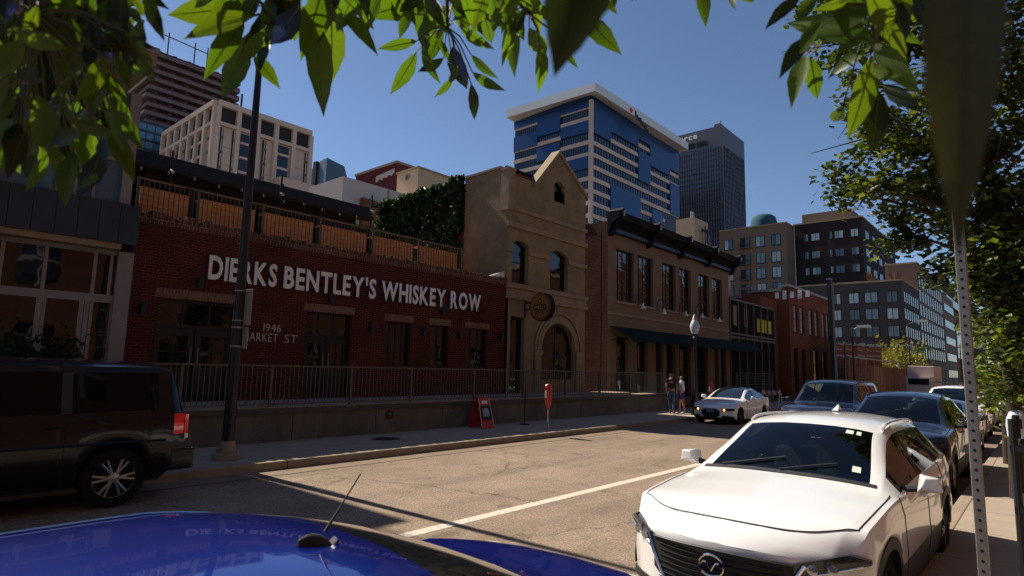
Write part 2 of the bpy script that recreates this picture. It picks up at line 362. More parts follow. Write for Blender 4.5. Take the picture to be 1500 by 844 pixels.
# parapet with worn toothed soldier bricks
m = MB(); x = bx0; rr = random.Random(3)
m.box(bx0, bx1, F-.02, F+.28, bz, bz+.1, 'brick_top')
while x < bx1-.1:
    h = .17+rr.choice([0, 0, 0, .05, -.05])
    if rr.random() > .14: m.box(x+.006, x+.098, F-.03+rr.random()*.02, F+.25, bz+.1, bz+.1+h, 'brick_top')
    x += .105
m.box(bx0, bx1, F+.02, F+.26, bz+.1, bz+.22, 'brick_top')
m.build('parapet', t)
for h in (openA, openB, wC, wD, wE): m = MB(); m.box(h[0]-.09, h[1]+.09, F-.025, F+.03, h[3]+.0, h[3]+.23, 'brick_soldier'); m.build('lintel', t)
def dockdoor(h, fixed=False):
    a, b, c, d = h
    f = MB(); zt = c+(d-c)*.72
    window(FB, [a, b, zt, d], t, nx=3, nz=1, fw=.08, bw=.05, name='transom_window')
    mid = (a+b)/2
    for i, (p, q) in enumerate(((a, mid), (mid, b))):
        f = MB(); P = FB
        pbox(f, P, p+.02, p+.16, c, zt-.01, -.2, -.13, 'black_metal'); pbox(f, P, q-.16, q-.02, c, zt-.01, -.2, -.13, 'black_metal')
        pbox(f, P, p+.16, q-.16, c, c+.85, -.2, -.14, 'black_metal'); pbox(f, P, p+.16, q-.16, zt-.2, zt-.01, -.2, -.13, 'black_metal')
        pbox(f, P, (p+q)/2-.015, (p+q)/2+.015, c+.85, zt-.2, -.19, -.14, 'black_metal'); z = c+.85+(zt-.2-c-.85)*.5; pbox(f, P, p+.16, q-.16, z-.015, z+.015, -.19, -.145, 'black_metal')
        o = f.build('door', t); g = MB(); pbox(g, P, p+.15, q-.15, c+.8, zt-.19, -.21, -.17, 'dark_glass'); g.build('pane', o)
        hd = MB(); s = -1 if i else 1; xx = (q-.09) if i == 0 else (p+.09); hd.tube((xx, F+.08, c+.9), (xx, F+.08, c+1.35), .015, 'grey_metal'); hd.build('handle', o)
dockdoor(openA); dockdoor(openB)
window(FB, wC, t, nx=4, nz=3); window(FB, wD, t, nx=2, nz=3); window(FB, wE, t, nx=3, nz=3)
# corner flashing, coloured white to stand in for the patch of sun there
m = MB(); a = aY(712, 400, F)[0]; m.prism([(a, F+.1, bz+.15), (bx1-.05, F+.1, bz+.15), (bx1-.05, F+.1, bz+.62), (a+.1, F+.1, bz+.22)], (0, .12, 0), 'white_paint'); m.build('flashing', t)
# wall lights (each a thing mounted on the brick)
wl = None
for i, (u, v, lb) in enumerate([(208, 452, 'black cylinder wall light left of the wide glazed entrance'), (541, 480, 'black cylinder wall light left of the four-column window'), (618, 486, 'black cylinder wall light left of the narrow window'), (671, 491, 'black cylinder wall light right of the narrow window'), (731, 494, 'black cylinder wall light nearest the tan building'), (482, 437, 'black cylinder spotlight under the white letters above the second entrance'), (646, 455, 'black cylinder spotlight under the last word of white letters'), (291, 415, 'black cylinder spotlight under the first white letter')]):
    X, Z = aY(u, v, F)
    if wl is None:
        wl = thing('wall_light', lb, 'wall light', (X, F, Z), 'black wall lights on the brick'); q = MB(); q.lathe((X, F-.14, Z-.16), [(.062, 0), (.065, .02), (.065, .30), (.055, .32)], 'black_metal', 12); q.build('lamp_body', wl, True)
        q = MB(); q.box(X-.05, X+.05, F-.06, F-.004, Z-.05, Z+.05, 'black_metal'); q.box(X-.02, X+.02, F-.1, F-.05, Z-.02, Z+.02, 'black_metal'); q.build('bracket', wl)
    else: dup(wl, (X, F, Z), label=lb)
# ---- lettering
def letters(text, parent, x0, x1, z0, z1, Y, face, side, depth=.09, bold=.012, name='letter', fit=True, gap=1.0, N='y'):
    out = []
    cu = bpy.data.curves.new('t', 'FONT'); cu.size = 1; cu.offset = bold; cu.extrude = .05; cu.resolution_u = 3
    tmp = bpy.data.objects.new('t', cu); C.objects.link(tmp); dg = bpy.context.evaluated_depsgraph_get()
    gl = []; pos = 0
    for ch in text:
        if ch == ' ': pos += .38; gl.append(None); continue
        cu.body = ch; dg.update(); me = bpy.data.meshes.new_from_object(tmp.evaluated_get(dg))
        lo = min(v.co.x for v in me.vertices); hi = max(v.co.x for v in me.vertices)
        gl.append((me, lo, pos)); pos += (hi-lo)+.10*gap
    tot = pos-.10*gap; sx = abs(x1-x0)/tot; sz = (z1-z0)/.73
    bpy.data.objects.remove(tmp)
    for gme in gl:
        if gme is None: continue
        me, lo, p = gme
        for v in me.vertices:
            x, y, z = v.co
            a = (x-lo+p)*sx; d = (z+.05)/.1*depth
            if N == 'y': v.co = (x0+a, Y-d, z0+y*sz)
            elif N == 'x': v.co = (Y-d, x0-a if x1 < x0 else x0+a, z0+y*sz)
        for mm in (face, side): me.materials.append(M[mm])
        for pl in me.polygons: pl.material_index = 0 if abs(pl.normal.y if N == 'y' else pl.normal.x) > .9 else 1
        me.update()
        for pl in me.polygons: pl.material_index = 0 if abs(pl.normal.y if N == 'y' else pl.normal.x) > .9 else 1
        off = root_loc(parent); me.transform(Matrix.Translation(-off))
        o = bpy.data.objects.new(name, me); C.objects.link(o); o.parent = parent; out.append(o)
    return out
sx0, sx1 = aY(303, 392, F)[0], aY(701, 441, F)[0]
ws = [("DIERKS", 303, 403, 376, 407, 388, 420), ("BENTLEY'S", 413, 548, 389, 421, 408, 435), ("WHISKEY", 556, 650, 409, 437, 423, 446), ("ROW", 657, 701, 424, 447, 430, 453)]
sg = thing('letter_sign', 'large white block letters with blue edges across the red brick wall', 'sign', ((sx0+sx1)/2, F-.1, 4.3))
for wd, u0, u1, *_ in ws:
    vm = 392+(u0-303)*.123; a = aY(u0, vm, F)[0]; vm2 = 392+(u1-303)*.123; b = aY(u1, vm2, F)[0]
    letters(wd, sg, a, b, 4.10, 4.72, F-.03, 'white_paint', 'blue_paint', .09, .034, gap=.85)
q = MB(); q.box(sx0+.1, sx1-.1, F-.05, F-.01, 4.16, 4.20, 'dark_metal'); q.box(sx0+.1, sx1-.1, F-.05, F-.01, 4.62, 4.66, 'dark_metal'); q.build('mounting_rail', sg)
sg = thing('address_letters', 'small steel street number and street name letters on the brick wall', 'sign', (aY(395, 490, F)[0], F, 2.8))
a, b = aY(385, 478, F)[0], aY(411, 480, F)[0]; letters('1946', sg, a, b, aY(397, 486, F)[1], aY(397, 474, F)[1], F-.01, 'steel_letter', 'steel_letter', .04, .0, 'numeral')
a, b = aY(354, 493, F)[0], aY(398, 493, F)[0]; z0, z1 = aY(395, 501, F)[1], aY(395, 488, F)[1]
a1, b1 = aY(354, 493, F)[0], aY(406, 493, F)[0]; letters('MARKET', sg, a1, b1, z0, z1, F-.01, 'steel_letter', 'steel_letter', .04, 0)
letters('ST', sg, aY(416, 496, F)[0], aY(434, 497, F)[0], z0, z1, F-.01, 'steel_letter', 'steel_letter', .04, 0)
# ---- roof terrace
TY = 18.0; DKZ = 5.80; rp = [aY(u, v, TY)[0] for u, v in ((201, 290), (290, 305), (385, 325), (469, 345), (546, 355), (613, 365), (677, 378))]
railing('terrace_railing', 'steel picket railing with tall posts along the roof terrace above the white letters', 0, 1, TY, DKZ, aY(385, 299, TY)[1], 'rail_grey', 2, rp, drop=.1, pitch=.13)
plabels = ['leftmost', 'second from the left', 'third from the left', 'fourth from the left', 'fifth from the left', 'rightmost']
for i in range(6):
    a, b = rp[i]+.08, rp[i+1]-.22
    z_lo = bz+.02; p = thing('planter_box', f'{plabels[i]} of the orange wooden planter boxes behind the roof terrace railing', 'planter box', ((a+b)/2, TY+.1, DKZ), 'wooden planter boxes on the roof terrace')
    q = MB(); z = DKZ+.0
    for k in range(5): q.box(a, b, TY+.08, TY+.12, z, z+.155, 'wood'); z += .16
    for xx in (a, b-.06): q.box(xx, xx+.06, TY+.121, TY+.16, DKZ, z, 'wood')
    q.build('boards', p)
    q = MB(); q.box(a, b, TY+.06, TY+.5, z, z+.03, 'wood'); q.build('cap', p)
PY = F+3.6
t = thing('terrace_canopy', 'long dark metal canopy roof over the roof terrace behind the wooden planters', 'canopy', (8, PY, bz-.6))
q = MB(); ca, cb = aY(150, 220, PY)[0], aY(548, 300, PY)[0]; zt = aY(370, 257, PY)[1]; zb_ = aY(370, 281, PY)[1]
q.prism([(ca, PY, zb_), (ca, PY-.0, zb_+.09), (ca, PY+.35, zt+.02), (ca, PY+6, zt+.9), (ca, PY+6, zt+.75), (ca, PY+.3, zb_)], (cb-ca, 0, 0), 'canopy_grey')
q.build('roof', t)
q = MB(); z2 = aY(370, 303, PY+.5)[1]; q.box(ca, cb-.5, PY+.5, PY+.7, z2, zb_+.3, 'canopy_grey'); q.build('beam', t)
for u in (210, 277, 405, 470, 519):
    q = MB(); X = aY(u, 300, PY+.45)[0]; q.box(X-.07, X+.07, PY+.38, PY+.5, bz-.6, zb_+.05, 'black_metal'); q.build('post', t)
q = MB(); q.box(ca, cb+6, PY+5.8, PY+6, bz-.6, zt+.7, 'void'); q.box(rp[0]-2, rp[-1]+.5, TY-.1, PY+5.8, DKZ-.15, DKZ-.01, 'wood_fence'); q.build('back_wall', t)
q = MB()
t2 = thing('string_lights', 'string of small bulbs hanging along the dark canopy edge above the terrace', 'string lights', (8, PY-.1, zt))
pts = []; x = ca+1.0
while x < cb: pts.append((x, PY-.06, zb_-.0+.04*math.sin(x*3))); x += .25
q.path(pts, .008, 'black', 4); q.build('cable', t2)
bulb = None
M['bulb'] = mat('frosted bulb glass', (.4, .38, .34), .2)
for x, y, z in pts[::3][:36]:
    if bulb is None:
        q = MB(); q.lathe((x, y, z-.13), [(.001, 0), (.028, .02), (.035, .05), (.02, .09), (.012, .13)], 'bulb', 8); bulb = q.build('bulb', t2, True); bx_ = x; bz_ = z; bulb.data.transform(Matrix.Translation(-Vector((x, y, z))+t2.location)); bulb.location = Vector((x, y, z))-t2.location
    else:
        o = bulb.copy(); C.objects.link(o); o.location = Vector((x, y, z))-t2.location
pole0 = None
for u, lb in ((247, 'left'), (411, 'middle'), (545, 'right')):
    X = aY(u, 290, PY-.3)[0]; zt_ = {247: aY(247, 219, PY-.3)[1], 411: aY(411, 257, PY-.3)[1], 545: aY(545, 286, PY-.3)[1]}[u]
    p = thing('light_pole', f'slim black pole carrying string lights, {lb} one of three on the roof terrace', 'pole', (X, PY-.3, bz-.6), 'light poles on the roof terrace')
    q = MB(); q.tube((X, PY-.3, bz-.6), (X, PY-.3, zt_), .035, 'black_metal', n=8); q.build('mast', p)
    q = MB(); q.box(X-.06, X+.06, PY-.38, PY-.3, zt_-.5, zt_-.3, 'black_metal'); q.tube((X, PY-.3, zt_-.62), (X, PY-.45, zt_-.7), .05, 'bulb', n=8); q.build('lamp_head', p)

# ================================================================ glass fronted building on the left
GY = F-.05; G = faceY(GY)
gx1 = aY(187, 450, GY)[0]; gx0 = -11
t = thing('glass_corner_building', 'modern building with pale framed storefront glass, navy metal band and blue curtain glass above', 'building', (0, GY, 0))
zband0, zband1 = aY(100, 345, F-.45)[1], aY(100, 283, F-.45)[1]
bxr = aY(204, 330, F-.45)[0]
q = MB(); n = 0; x = bxr
while x > gx0: q.box(x-.395, x-.006, F-.45, F+.3, zband0, zband1, 'navy_panel'); x -= .4
q.box(gx0, bxr-.01, F-.43, F+.29, zband0+.01, zband1-.01, 'black'); q.build('metal_band', t)
q = MB(); q.box(gx0, bxr-.3, F-.40, F+.2, zband0-.14, zband0-.003, 'tan_trim'); q.build('soffit', t)
q = MB(); c0, c1 = aY(164, 450, GY)[0], gx1; q.box(c0, c1, GY-.08, GY+.35, 0, zband0-.14, 'white_frame'); q.build('column', t)
# storefront
zt = zband0-.14; zm0 = aY(100, 433, GY)[1]; wf = 'white_frame'
q = MB(); q.box(gx0, c0, GY, GY+.08, zt-.1, zt, wf); q.box(gx0, c0, GY, GY+.08, zm0-.09, zm0+.09, wf)
for u, vv, wd in ((2, 380, .07), (66, 390, .07), (138, 400, .07), (162, 400, .06)): X = aY(u, vv, GY)[0]; q.box(X-wd/2, X+wd/2, GY, GY+.08, zm0+.09, zt-.1, wf)
for u0, u1 in ((48, 57), (57.5, 63), (112, 119), (120, 127), (128, 133), (158, 163)): a, b = aY(u0, 480, GY)[0], aY(u1, 480, GY)[0]; q.box(a, b, GY, GY+.08, DZ, zm0-.09, wf)
for X in (-1.5, -3.5, -5.5, -7.5, -9.5): q.box(X, X+.08, GY, GY+.08, DZ, zt-.1, wf)
q.box(gx0, c0, GY+.01, GY+.07, DZ, DZ+.12, wf)
so = q.build('storefront_frame', t); q = MB(); q.box(gx0, c0, GY+.03, GY+.045, DZ+.12, zt-.1, 'dark_glass'); q.build('pane', so)
# upper curtain wall
can_z = 8.35
cu1 = aY(200, 200, GY)[0]
q = MB(); q.box(gx0, cu1-.1, GY+.02, GY+.1, zband1, can_z, 'blue_glass'); q.build('curtain_glass', t)
q = MB()
for X in (cu1-.22,): q.box(X, cu1, GY-.1, GY+.15, zband1, can_z, wf)
for k in range(30):
    X = cu1-.75-.34*k*1.0
    if k in (0, 1, 2, 5, 6, 9, 10) or k > 11: q.box(X-.03, X+.03, GY-.06, GY+.03, zband1, can_z, wf)
for z in (zband1+1.1, zband1+2.3): q.box(gx0, cu1-.2, GY-.04, GY+.03, z-.04, z+.04, wf)
q.build('mullions', t)
q = MB(); cx1, cyy = aZ(229, 98, can_z); q.box(gx0, cx1, cyy, F+4, can_z, can_z+.28, 'tan_trim'); q.box(gx0, cx1+.03, cyy-.03, F+4, can_z+.28, can_z+.42, wf); q.build('roof_canopy', t)
q = MB(); nx1, nz1 = 4.65, 13.9; q.box(gx0, nx1, F+3.5, F+12, can_z+.43, nz1, 'navy_panel'); q.box(gx0, nx1-.3, F+.5, F+12, 0, can_z, 'navy_panel'); q.build('upper_volume', t)
q = MB()
for dx in (-.5, -1.3, -2.2): q.tube((nx1+dx, F+3.6, nz1), (nx1+dx, F+3.6, nz1+1.0), .03, 'grey_metal')
q.tube((nx1-2.6, F+3.6, nz1+.9), (nx1+.05, F+3.6, nz1+.9), .025, 'grey_metal'); q.build('roof_rail', t)
# ================================================================ tan gabled building
tx0, tx1 = aY(740, 450, F)[0]+.02, aY(857, 440, F)[0]
X0 = tx0
t = thing('gabled_building', 'narrow tan stone building with a pointed gable and an arched ground floor window', 'building', ((tx0+tx1)/2, F, 0))
zl = aY(733, 247, F)[1]; zpar = aY(760, 258, F)[1]; zsh = aY(857, 290, F)[1]; zpk = aY(818, 226, F)[1]
xg0 = aY(784, 262, F)[0]; xpk = aY(818, 226, F)[0]; zg0 = aY(784, 272, F)[1]
W1 = hole(750, 354, 774, 416); W2 = hole(806, 366, 832, 426); W3 = hole(812, 267, 827, 297)
W1[2] = W2[2] = (W1[2]+W2[2])/2; W1[3] = W2[3] = (W1[3]+W2[3])/2
dr = hole(747, 464, 768, 545, zb=DZ); ar = hole(793, 474, 841, 545); ar[2] = DZ+.55
zw = min(zpar, zsh)-.05
m = MB(); FT = faceY(F)
wall(m, FT, tx0, tx1, 0, zw, [W1, W2, dr, ar], 'tan_stucco', .35)
# parapet left and gable above zw, gable window hole by pieces
m.prism([(tx0, F, zw), (xg0, F, zw), (xg0, F, zpar), (tx0, F, zpar)], (0, .35, 0), 'tan_stucco')
a, b, c, d = W3
def gz(x): return zg0+(zpk-zg0)*(x-xg0)/(xpk-xg0) if x < xpk else zsh+(zpk-zsh)*(tx1-x)/(tx1-xpk)
m.prism([(xg0+.002, F, zw), (a, F, zw), (a, F, gz(a)), (xg0+.002, F, gz(xg0))], (0, .35, 0), 'tan_stucco')
m.prism([(b, F, zw), (tx1, F, zw), (tx1, F, gz(tx1)), (b, F, gz(b))] if b > xpk else [(b, F, zw), (tx1, F, zw), (tx1, F, gz(tx1)), (xpk, F, zpk), (b, F, gz(b))], (0, .35, 0), 'tan_stucco')
m.prism([(a, F, d), (b, F, d), (b, F, gz(b)), (xpk, F, zpk), (a, F, gz(a))] if a < xpk < b else [(a, F, d), (b, F, d), (b, F, gz(b)), (a, F, gz(a))], (0, .35, 0), 'tan_stucco')
m.quad([(a, F, zw), (b, F, zw), (b, F, c), (a, F, c)], 'tan_stucco')
# segment arch heads: fill corners of the rectangular openings
def archfill(h, rise, full=False):
    a, b, c, d = h; n = 12; mx = (a+b)/2; w2 = (b-a)/2
    pts = []
    for i in range(n+1):
        s = -1+2*i/n; pts.append((mx+s*w2, F-.0, d-rise*(s*s) if not full else d-w2*(1-math.sqrt(max(0, 1-s*s)))*rise))
    for i in range(n):
        p, q = pts[i], pts[i+1]
        m.add([(p[0], F+.003, p[2]), (q[0], F+.003, q[2]), (q[0], F+.003, d), (p[0], F+.003, d), (p[0], F+.32, p[2]), (q[0], F+.32, q[2])], [(0, 1, 2, 3), (0, 1, 5, 4)], 'tan_stucco')
archfill(W1, .22); archfill(W2, .22); archfill(W3, .14); archfill(ar, 1.0, True)
# side wall (faces down the street) and roof
ys = aX(681, 300, X0)[0]; zs1 = aX(683, 262, X0)[1]; zs0 = aX(733, 247, X0)[1]
m.prism([(X0, F+.001, 0), (X0, ys, 0), (X0, ys, zs1), (X0, F+.001, zs0)], (.3, 0, 0), 'tan_stucco')
yi = aX(560, 300, X0)[0]; zi = aX(560, 300, X0)[1]
m.prism([(X0+.02, ys, 0), (X0+.02, yi, 0), (X0+.02, yi, zi-.15), (X0+.02, ys, zs1-.2)], (.28, 0, 0), 'brick_dark')
m.box(tx0+.3, tx1, F+.36, yi, zw-.8, zw-.6, 'seam'); m.box(tx1-.25, tx1, F+.36, yi, 0, zw-.1, 'tan_stucco')
m.box(tx0+.3, tx1-.3, F+.37, F+.5, 0, zpk-1.3, 'void')
m.build('wall', t)
# coping, pier, bands
m = MB()
m.box(tx0-.04, tx0+.36, F-.05, F+.4, zl-1.6, zl+.12, 'tan_trim'); m.box(tx0-.07, tx0+.39, F-.08, F+.43, zl+.121, zl+.22, 'tan_trim')
m.build('corner_pier', t)
m = MB(); m.prism([(X0-.05, F+.45, zs0+.0), (X0-.05, ys, zs1), (X0-.05, ys, zs1+.1), (X0-.05, F+.45, zs0+.1)], (.4, 0, 0), 'kerb')
m.box(tx0+.4, xg0-.05, F-.04, F+.38, zpar+.002, zpar+.08, 'brick_dark')
def cop(x0, z0, x1, z1): m.prism([(x0, F-.1, z0+.003), (x1, F-.1, z1+.003), (x1, F-.1, z1+.17), (x0, F-.1, z0+.17)], (0, .5, 0), 'tan_trim')
cop(xg0-.12, gz(xg0)-.1, xpk, zpk); cop(xpk+.003, zpk, tx1+.08, gz(tx1)-.06)
m.build('coping', t)
m = MB()
def band(v0, h, dep, u=733):
    z = aY(u, v0, F)[1]; m.box(tx0-.02, tx1+dep, F-dep, F-.003, z-h, z, 'tan_trim'); return z
zA = band(296, .16, .07); zB = band(320, .22, .08)
zC = aY(790, 371, F)[1]
for a_, b_ in ((tx0, W1[0]), (W1[1], W2[0]), (W2[1], tx1+.1)): m.box(a_-.0, b_, F-.07, F-.003, W1[3]-.55, W1[3]-.36, 'tan_trim')
m.build('string_course', t)
m = MB(); z = W1[2]
m.box(tx0-.03, tx1+.12, F-.12, F-.003, z-.24, z-.06, 'tan_trim'); m.box(tx0, tx1+.03, F-.05, F-.003, z-.55, z-.245, 'tan_trim')
z2 = aY(858, 452, F)[1]+.05; m.box(tx0-.03, tx1+.12, F-.1, F-.003, z2-.12, z2+.03, 'tan_trim')
m.build('cornice', t)
# moulded arch ring
m = MB(); mx = (ar[0]+ar[1])/2; w2 = (ar[1]-ar[0])/2; zc = ar[3]-w2; n = 24
for k, (r0, r1, dp) in enumerate(((w2+.02, w2+.16, .05), (w2+.17, w2+.3, .03), (w2+.42, w2+.5, .06))):
    for i in range(n):
        t0, t1 = math.pi*i/n, math.pi*(i+1)/n
        P_ = [(mx+r*math.cos(q), zc+r*math.sin(q)) for r, q in ((r0, t0), (r1, t0), (r1, t1), (r0, t1))]
        m.prism([(x, F-dp, z) for x, z in P_], (0, dp-.003, 0), 'tan_trim')
for s in (-1, 1): m.box(mx+s*(w2+.27)-.25, mx+s*(w2+.27)+.25, F-.11, F-.003, zc-.25, zc-.02, 'tan_trim'); m.box(mx+s*(w2+.27)-.2, mx+s*(w2+.27)+.2, F-.07, F-.003, DZ, zc-.25, 'tan_stucco')
m.build('arch_moulding', t)
o = window(FT, W1, t, nx=1, nz=2, d=-.25); window(FT, W2, t, nx=1, nz=2, d=-.25); window(FT, W3, t, nx=1, nz=1, d=-.25)
window(FT, ar, t, nx=2, nz=2, split=[.42], d=-.22, name='arched_window', fw=.09, bw=.05)
window(FT, dr, t, nx=1, nz=1, split=[.72], d=-.25, name='door', fw=.12, bw=.08)
m = MB(); m.box(mx-w2-.55, mx-w2-.3, F-.02, F-.003, 1.9, 2.35, 'brick_dark'); m.build('plaque', t)
# ivy on the side wall
def leafcloud(name, parent, n, fn, size, mats, seed=1, asp=.6, flat=False, **kw):
    r = random.Random(seed); m = MB()
    for _ in range(n):
        p, nn = fn(r); s = size*(.6+.8*r.random()); a = Vector((r.gauss(0, 1), r.gauss(0, 1), r.gauss(0, 1))).normalized()
        b = a.cross(Vector((r.gauss(0, 1), r.gauss(0, 1), r.gauss(0, 1)))).normalized(); c = a.cross(b)
        if flat: nn_ = Vector((r.gauss(0, .55), r.gauss(0, .55), 1)).normalized(); a = nn_.orthogonal().normalized(); a.rotate(Matrix.Rotation(r.random()*6.283, 3, nn_)); b = nn_.cross(a); c = nn_
        p = Vector(p); k = .25*s
        m.add([p-a*s*.5, p-a*s*.1+b*s*asp*.5+c*k*.3, p+a*s*.5, p-a*s*.1-b*s*asp*.5+c*k*.3], [(0, 1, 2), (0, 2, 3)], r.choice(mats))
    return m.build(name, parent, **kw)
def leafmat(name, col, tr=.5):
    m = bpy.data.materials.new(name); m.use_nodes = True; n = m.node_tree.nodes; L = m.node_tree.links; b = n['Principled BSDF']
    b.inputs['Base Color'].default_value = (*col, 1); b.inputs['Roughness'].default_value = .45; b.inputs['Specular IOR Level'].default_value = .4
    g = n.new('ShaderNodeNewGeometry'); t = n.new('ShaderNodeTexNoise'); t.inputs['Scale'].default_value = 1.2; L.new(g.outputs['Position'], t.inputs['Vector'])
    r = n.new('ShaderNodeMapRange'); r.inputs['From Min'].default_value = .3; r.inputs['From Max'].default_value = .7; r.inputs['To Min'].default_value = .65; r.inputs['To Max'].default_value = 1.35; L.new(t.outputs[0], r.inputs[0])
    x = n.new('ShaderNodeVectorMath'); x.operation = 'SCALE'; x.inputs[0].default_value = col; L.new(r.outputs[0], x.inputs['Scale']); L.new(x.outputs[0], b.inputs['Base Color'])
    d = n.new('ShaderNodeBsdfTranslucent'); x2 = n.new('ShaderNodeVectorMath'); x2.operation = 'MULTIPLY'; x2.inputs[1].default_value = (1.5, 1.6, .4); L.new(x.outputs[0], x2.inputs[0]); L.new(x2.outputs[0], d.inputs[0])
    mx = n.new('ShaderNodeMixShader'); mx.inputs[0].default_value = tr; L.new(b.outputs[0], mx.inputs[1]); L.new(d.outputs[0], mx.inputs[2]); L.new(mx.outputs[0], n['Material Output'].inputs[0])
    return m
M['ivy1'] = leafmat('ivy leaf', (.022, .045, .010), .25); M['ivy2'] = leafmat('ivy leaf dark', (.012, .028, .008), .2)
def ivyp(r):
    f = r.random(); y = ys+(yi-ys)*f; zt = zs1+(zi-zs1)*f+.05*math.sin(y*2.1)+.05*math.sin(y*5.3+1)+(.1 if f < .12 else 0)+r.random()**3*.10-.08; z = zt-(zt-3.5)*r.random()**1.2
    if math.sin(y*1.9+z*1.3)*math.sin(z*2.7-y) > .72: z = zt-.3*r.random()
    return (X0-.02-.38*r.random()**1.6, y, z), None
iv = leafcloud('ivy', None, 15000, ivyp, .24, ['ivy1', 'ivy1', 'ivy2'], 5)
tag(iv, 'dense dark green ivy covering the side wall of the tan gabled building', 'ivy', kind='thing')
# round blade sign
sxX = aY(766, 450, F)[0]; yc, zc_ = aX(795, 450, sxX+.15)
sg = thing('round_sign', 'round black and gold hanging sign on a black bracket beside the arched window', 'sign', (sxX+.1, yc, zc_))
M['gold'] = mat('gold sign paint', (.30, .13, .018), .5, var=.2, vs=20)
M['goldlite'] = mat('pale gold sign paint', (.40, .25, .07), .5)
R_ = .58
q = MB(); q.lathe((sxX-.02, yc, zc_), [(R_-.03, 0), (R_, .03), (R_, .27), (R_-.03, .30)], 'cornice_black', 40, 'x'); q.build('drum', sg, True)
q = MB(); q.lathe((sxX-.035, yc, zc_), [(R_-.05, 0), (R_-.05, .014)], 'gold', 40, 'x'); q.build('face', sg)
q = MB(); q.lathe((sxX-.042, yc, zc_), [(R_-.09, 0), (R_-.09, .006)], 'black', 40, 'x')
q.build('ring', sg)
q = MB(); q.lathe((sxX-.048, yc, zc_), [(R_-.11, 0), (R_-.11, .005)], 'gold', 40, 'x')
q.box(sxX-.056, sxX-.049, yc-.33, yc+.33, zc_-.13, zc_+.10, 'black'); q.box(sxX-.056, sxX-.049, yc-.2, yc+.2, zc_-.27, zc_-.17, 'black'); q.build('emblem', sg)
letters('WHISKEY', sg, yc+.30, yc-.30, zc_-.10, zc_+.07, sxX-.056, 'goldlite', 'gold', .006, .01, N='x'); letters('ROW', sg, yc+.13, yc-.13, zc_-.25, zc_-.19, sxX-.056, 'goldlite', 'gold', .006, .01, N='x')
q = MB(); q.lathe((sxX-.056, yc, zc_+.22), [(.09, 0), (.09, .007)], 'black', 16, 'x'); q.lathe((sxX-.062, yc, zc_+.22), [(.05, 0), (.05, .006)], 'goldlite', 12, 'x'); q.build('crest', sg)
q = MB(); q.box(sxX+.08, sxX+.2, F-.04, F-.004, zc_-.4, zc_+.35, 'black_metal')
for dz in (.2, -.05): q.box(sxX+.11, sxX+.16, yc+R_*.8, F-.04, zc_+dz-.025, zc_+dz+.025, 'black_metal')
q.build('bracket', sg)

# ================================================================ two storey tan building with heavy black cornice
ux0, ux1 = aY(890, 440, F)[0], aY(1067, 430, F)[0]
t = thing('corniced_building', 'two storey tan building with six tall upstairs windows under a heavy black cornice', 'building', ((ux0+ux1)/2, F, 0))
zc0, zc1 = aY(893, 340, F)[1], aY(893, 316, F)[1]
ups = []
for r_ in ((903, 369, 929, 443), (934, 377, 957, 450), (970, 387, 990, 456), (995, 395, 1012, 459), (1023, 402, 1039, 463), (1043, 408, 1058, 466)):
    ups.append(hole(*r_))
zt_, zb_ = sum(h[3] for h in ups)/6, sum(h[2] for h in ups)/6
for h in ups: h[2], h[3] = zb_, zt_
zaw = aY(900, 478, F)[1]
gr = []
gz0 = .5
for u0, u1 in ((903, 921), (933, 949), (961, 972), (976, 990), (995, 1012), (1020, 1037), (1047, 1053), (1056, 1064)):
    gr.append([aY(u0, 530, F)[0], aY(u1, 530, F)[0], gz0, zaw-.5])
m = MB(); wall(m, FT, ux0, ux1, 0, zc0+.25, ups+gr, 'tan_stucco2', .35)
m.box(ux0, ux1, F+.36, F+.4, 0, zc0, 'void'); m.box(ux1-.3, ux1-.01, F+.01, F+14, 0, zc0, 'tan_stucco2')
m.box(ux0+.3, ux1-.3, F+.4, F+14, zc0-.2, zc0, 'seam'); m.build('wall', t)
m = MB(); sy1 = F+12; m.box(ux0, ux0+.3, F+.002, sy1, 0, zc0+.55, 'brick_dark'); m.box(ux0-.03, ux0+.32, F+1.2, F+12, zc0+.55, zc0+.62, 'kerb'); m.build('side_wall', t)
m = MB()
prof = [(0, 0), (.10, .0), (.14, .12), (.22, .2), (.25, .42), (.62, .62), (.70, .62), (.72, .82), (.78, .95), (.10, .98), (0, .98)]
z0 = zc0-.02
m.prism([(ux0-.05, F-a_, z0+b_) for a_, b_ in prof], (ux1-ux0+.3, 0, 0), 'cornice_black')
m.build('cornice', t)
m = MB(); m.box(ux0+.05, ux1, F-.27, F-.21, z0+.02, z0+.2, 'navy_panel'); m.build('frieze_panel', t)
bk = None
for i in range(5):
    X = ux0+.1+(ux1-ux0+.05)*i/4
    q = MB(); q.prism([(X-.12, F-.02, z0-.2), (X-.12, F-.3, z0-.12), (X-.12, F-.45, z0+.25), (X-.12, F-.82, z0+.55), (X-.12, F-.88, z0+1.02), (X-.12, F-.02, z0+1.02)], (.26, 0, 0), 'cornice_black')
    q.prism([(X-.14, F-.86, z0+1.021), (X+.16, F-.86, z0+1.021), (X+.01, F-.86, z0+1.16)], (0, .8, 0), 'cornice_black')
    q.tube((X, F-.9, z0+.72), (X, F-.9, z0+.98), .05, 'bulb', n=8); q.build('bracket', t)
M['stained_glass'] = glassmat('wavy old window glass', (.01, .01, .012), .02, 1.0, .12)
for i, h in enumerate(ups): window(FT, h, t, nx=4, nz=6, d=-.22, gm='stained_glass', bw=.02)
m = MB()
for h in ups: m.box(h[0]-.06, h[1]+.06, F-.08, F-.003, h[2]-.12, h[2]-.003, 'tan_trim')
m.build('sills', t)
